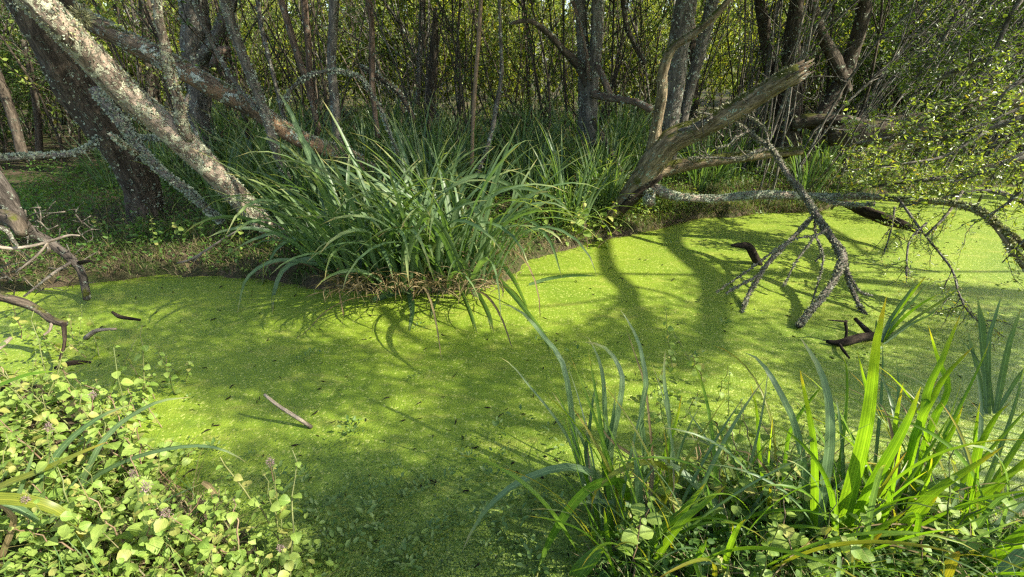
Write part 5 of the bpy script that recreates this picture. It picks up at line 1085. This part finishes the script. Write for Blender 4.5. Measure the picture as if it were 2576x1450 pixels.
#@@SHADE
# ---------------------------------------------------------------- trees to the right, outside the picture, that shade the pond
def up_from(px, py, t, z=0.0): return G(px, py, z) + sdir * t
SH = [  # shaded patches of the photo: px, py, rx, ry, leaves per patch
    (1000, 890, 190, 34, 5), (1250, 900, 170, 30, 6), (1450, 860, 150, 30, 5), (1650, 820, 170, 45, 9), (1780, 760, 60, 60, 5), (1500, 760, 90, 20, 3),
    (1150, 1000, 130, 22, 3), (800, 870, 150, 22, 3), (560, 900, 150, 40, 7), (420, 850, 150, 20, 4), (640, 950, 130, 25, 5), (300, 940, 120, 25, 6), (520, 720, 200, 18, 7), (700, 730, 110, 16, 6), (330, 740, 130, 16, 5),
    (480, 780, 150, 12, 3), (780, 790, 110, 14, 2), (130, 800, 120, 22, 3), (900, 1000, 120, 20, 3), (680, 1030, 90, 14, 2), (1180, 1060, 60, 60, 3), (1150, 1130, 120, 22, 5), (820, 1200, 120, 24, 5), (960, 1250, 150, 28, 8),
    (700, 1160, 90, 12, 2), (560, 1180, 70, 14, 2),
    (2150, 960, 160, 24, 6), (2330, 960, 150, 30, 8), (2080, 860, 130, 14, 4), (2300, 850, 150, 18, 6), (2450, 760, 130, 30, 8), (2550, 850, 120, 40, 9), 
    (2420, 900, 130, 20, 5), (1700, 900, 110, 18, 3), (1900, 790, 90, 10, 2), (2100, 800, 120, 8, 2)]
rg = np.random.RandomState(91); clumps = []
SH += [(1150, 1330, 200, 60, 11), (1000, 1420, 160, 30, 6), (1300, 1240, 120, 30, 5), (420, 715, 200, 12, 8), (650, 725, 130, 12, 6), (250, 760, 100, 14, 5), (500, 830, 200, 14, 6), (350, 900, 140, 18, 6), (700, 930, 160, 20, 6), (600, 1000, 140, 12, 3), (1600, 860, 160, 26, 5), (1350, 930, 160, 22, 6)]
for (x, y, rx, ry, k) in SH:
    for _ in range(k):
        px, py = x + rg.uniform(-1, 1) * rx * .9, y + rg.uniform(-1, 1) * ry * .9
        if rg.rand() < .72: clumps.append((up_from(px, py, rg.uniform(4.8, 7.0)), rg.uniform(.09, .17)))
low = []                                     # clumps of an unseen bush, added past the right edge to shade the water
for (x, y, rx, ry, k) in [(2250, 930, 260, 22, 10), (2350, 1000, 240, 30, 16), (2150, 1040, 150, 26, 6), (2500, 900, 120, 40, 8), (1960, 1060, 90, 20, 4), (2480, 800, 110, 18, 5)]:
    for _ in range(k):
        c_ = up_from(x + rg.uniform(-1, 1) * rx, y + rg.uniform(-1, 1) * ry, rg.uniform(1.7, 2.9))
        if c_[0] > 1.12 * (c_[1] * cp + (1.7 - c_[2]) * sp_) + .12: low.append((c_, rg.uniform(.06, .11)))
for _ in range(170):                          # shade over the left bank and the woodland floor behind
    x, y = rg.uniform(-6.0, .6), rg.uniform(4.4, 8.5)
    if x > -.8 and y < 5.2: continue
    clumps.append((np.array([x, y, .3]) + sdir * rg.uniform(4.2, 7.0), rg.uniform(.18, .36)))
for _ in range(45):
    x, y = rg.uniform(-1.0, 2.6), rg.uniform(6.2, 9.5)
    clumps.append((np.array([x, y, .5]) + sdir * rg.uniform(4.5, 7.0), rg.uniform(.15, .3)))
lit = np.array([P(rg.uniform(2200, 2570), rg.uniform(200, 460), 4.1) for _ in range(60)] + [P(rg.uniform(700, 1350), rg.uniform(330, 600), 4.2) for _ in range(60)] + [G(rg.uniform(1410, 1560), rg.uniform(460, 600), .25) for _ in range(25)]
               + [P(rg.uniform(1700, 2000), rg.uniform(180, 330), 4.6) for _ in range(25)] + [G(rg.uniform(1900, 2250), rg.uniform(400, 470), .15) for _ in range(25)] + [P(rg.uniform(200, 650), rg.uniform(100, 500), 3.6) for _ in range(25)])
keep = []
for c, r_ in clumps:
    rel = c - lit; tt_ = rel @ sdir; d_ = np.linalg.norm(rel - tt_[:, None] * sdir, axis=1); hit = ((d_ < r_ + .03) & (tt_ > .3)).any()
    if not (hit and rg.rand() < .75): keep.append((c, r_))
clumps = keep
trunks = [np.array([6.9, .2]), np.array([8.9, 2.2]), np.array([7.6, 6.2]), np.array([3.0, 8.6]), np.array([-4.6, 8.8])]
bins = [[] for _ in trunks]
for c, r in clumps:
    k = min(range(len(trunks)), key=lambda i: np.hypot(*(c[:2] - trunks[i] - np.array([-1.2, 0])))); bins[k].append((c, r))
names = ['tall willow beyond the right edge that shades the near duckweed', 'tall willow beyond the right edge that shades the open water', 'tall willow beyond the right edge at the far shore', 'tall willow in the thicket right of centre', 'tall willow deep in the left thicket']
for k, (tr_, bn) in enumerate(zip(trunks, bins)):
    t = thing('tall_willow', names[k], 'tree'); b = np.array([tr_[0], tr_[1], gz(*tr_) - .1]); top = b + [-.8, 0, 3.6]
    c = catmull([b, b + [-.1, 0, 1.4], b + [-.4, .05, 2.6], top, top + [-.5, 0, 1.3]], 20)
    V, Q, T3, BK = tube(c, np.linspace(.17 if k < 3 else .09, .05, 20), 14, .12, k); mk('trunk', V, [Q, T3], MAT['bark_dark'], t, True, bk=BK)
    tb_ = []; q = []
    for j, (cc, r) in enumerate(bn):
        s = c[rg.randint(9, 20)]; md = (s + cc) / 2 + rg.normal(size=3) * .15 + [0, 0, .2]
        if j % 7 == 0: tb_.append(tube(catmull([s, md, cc], 8), np.linspace(.014, .005, 8), 5, 0, j))
        elif j % 2:
            e = bn[j - j % 7][0]; tb_.append(tube(np.array([e, (e + cc) / 2 + rg.normal(size=3) * .05, cc]), [.006, .005, .003], 4, 0, j))
        q.append(cc + rg.normal(size=(int(330 * (r / .18) ** 2), 3)) * r * [1, 1, .6])
    tubes_obj('limbs', tb_, MAT['bark_dark'], t)['kind'] = 'stuff'
    q = np.vstack(q); n = len(q); s = rg.uniform(.7, 1.3, n) * .055
    V, F, tt, uv = leaves(q, rdir(rg, n), nrm(np.array([0, 0, .8]) + rg.normal(size=(n, 3)) * .6), s, s * .45, 'rhomb', k)
    kindof(mk('crown', V, [F], MAT['canopy'], t, False, tint=tt, uv=uv), 'stuff')
t = thing('added_shade_bush', 'leafy bush added out of view beyond the right edge to dapple the water there', 'bush'); tb_, q = [], []
rt_ = np.array([3.6, 1.2, gz(3.6, 1.2)])
for j, (cc, r_) in enumerate(low):
    if j % 2 == 0: tb_.append(tube(catmull([rt_ + rg.normal(size=3) * [.1, .1, 0], (rt_ + cc) / 2 + [.15, 0, .15], cc], 7), np.linspace(.014, .003, 7), 4, 0, j))
    q.append(cc + rg.normal(size=(60, 3)) * r_ * [1, 1, .6])
tubes_obj('stems', tb_, MAT['bark_dark'], t)['kind'] = 'stuff'; q = np.vstack(q); n = len(q); s = rg.uniform(.7, 1.3, n) * .04
V, F, tt, uv = leaves(q, rdir(rg, n), nrm(np.array([0, 0, .8]) + rg.normal(size=(n, 3)) * .6), s, s * .5, 'rhomb', 5)
kindof(mk('foliage', V, [F], MAT['canopy'], t, False, tint=tt, uv=uv), 'stuff')
# limbs whose shadows cross the open water
def shadow_limb(pts, t0, t1):
    n = len(pts); return [up_from(x, y, t0 + (t1 - t0) * i / (n - 1)) for i, (x, y, w) in enumerate(pts)], [PW(w, G(x, y)[1], y) / 2 for x, y, w in pts]
t = thing('leaning_willow', 'bare leaning willow limbs beyond the right edge, throwing thick shadows on the sunlit duckweed', 'tree')
for pts, a, b, nm in [
    ([(1730, 500, 44), (1700, 560, 40), (1692, 610, 36), (1740, 655, 44), (1790, 695, 50), (1800, 750, 54), (1790, 820, 50), (1800, 880, 40)], 6.2, 5.2, 'trunk'),
    ([(1490, 470, 26), (1515, 600, 24), (1525, 660, 26), (1545, 695, 34), (1575, 725, 44), (1590, 770, 40), (1640, 830, 30)], 6.6, 5.6, 'trunk'),
    ([(1300, 692, 8), (1525, 688, 12), (1800, 690, 9), (2100, 685, 9), (2575, 682, 11), (2900, 684, 12)], 6.0, 5.4, 'branch'),
    ([(1560, 712, 12), (1680, 740, 10), (1780, 790, 8), (1850, 830, 6)], 5.9, 5.6, 'branch'),
    ([(1580, 730, 12), (1520, 790, 12), (1440, 830, 8), (1330, 870, 8)], 5.9, 5.6, 'branch'),
    ([(1300, 775, 6), (1450, 762, 8), (1570, 745, 8)], 5.9, 5.7, 'branch'),
    ([(1790, 700, 10), (1860, 690, 8), (1960, 675, 7)], 5.4, 5.4, 'branch'),
    ([(1180, 940, 22), (1175, 1010, 20), (1160, 1080, 22), (1170, 1130, 16), (1220, 1170, 10)], 6.4, 6.0, 'branch'),
    ([(2060, 560, 10), (2120, 590, 12), (2200, 640, 14), (2280, 560, 12)], 6.0, 6.2, 'branch'),
    ([(960, 770, 24), (985, 800, 26), (1010, 830, 24), (1060, 855, 20)], 6.0, 5.8, 'branch')]:
    C, r = shadow_limb(pts, a, b); c = catmull(C, 26); V, Q, T3, BK = tube(c, interp(r, 26), 10, .12, a); mk(nm, V, [Q, T3], MAT['bark_dark'], t, True, bk=BK)
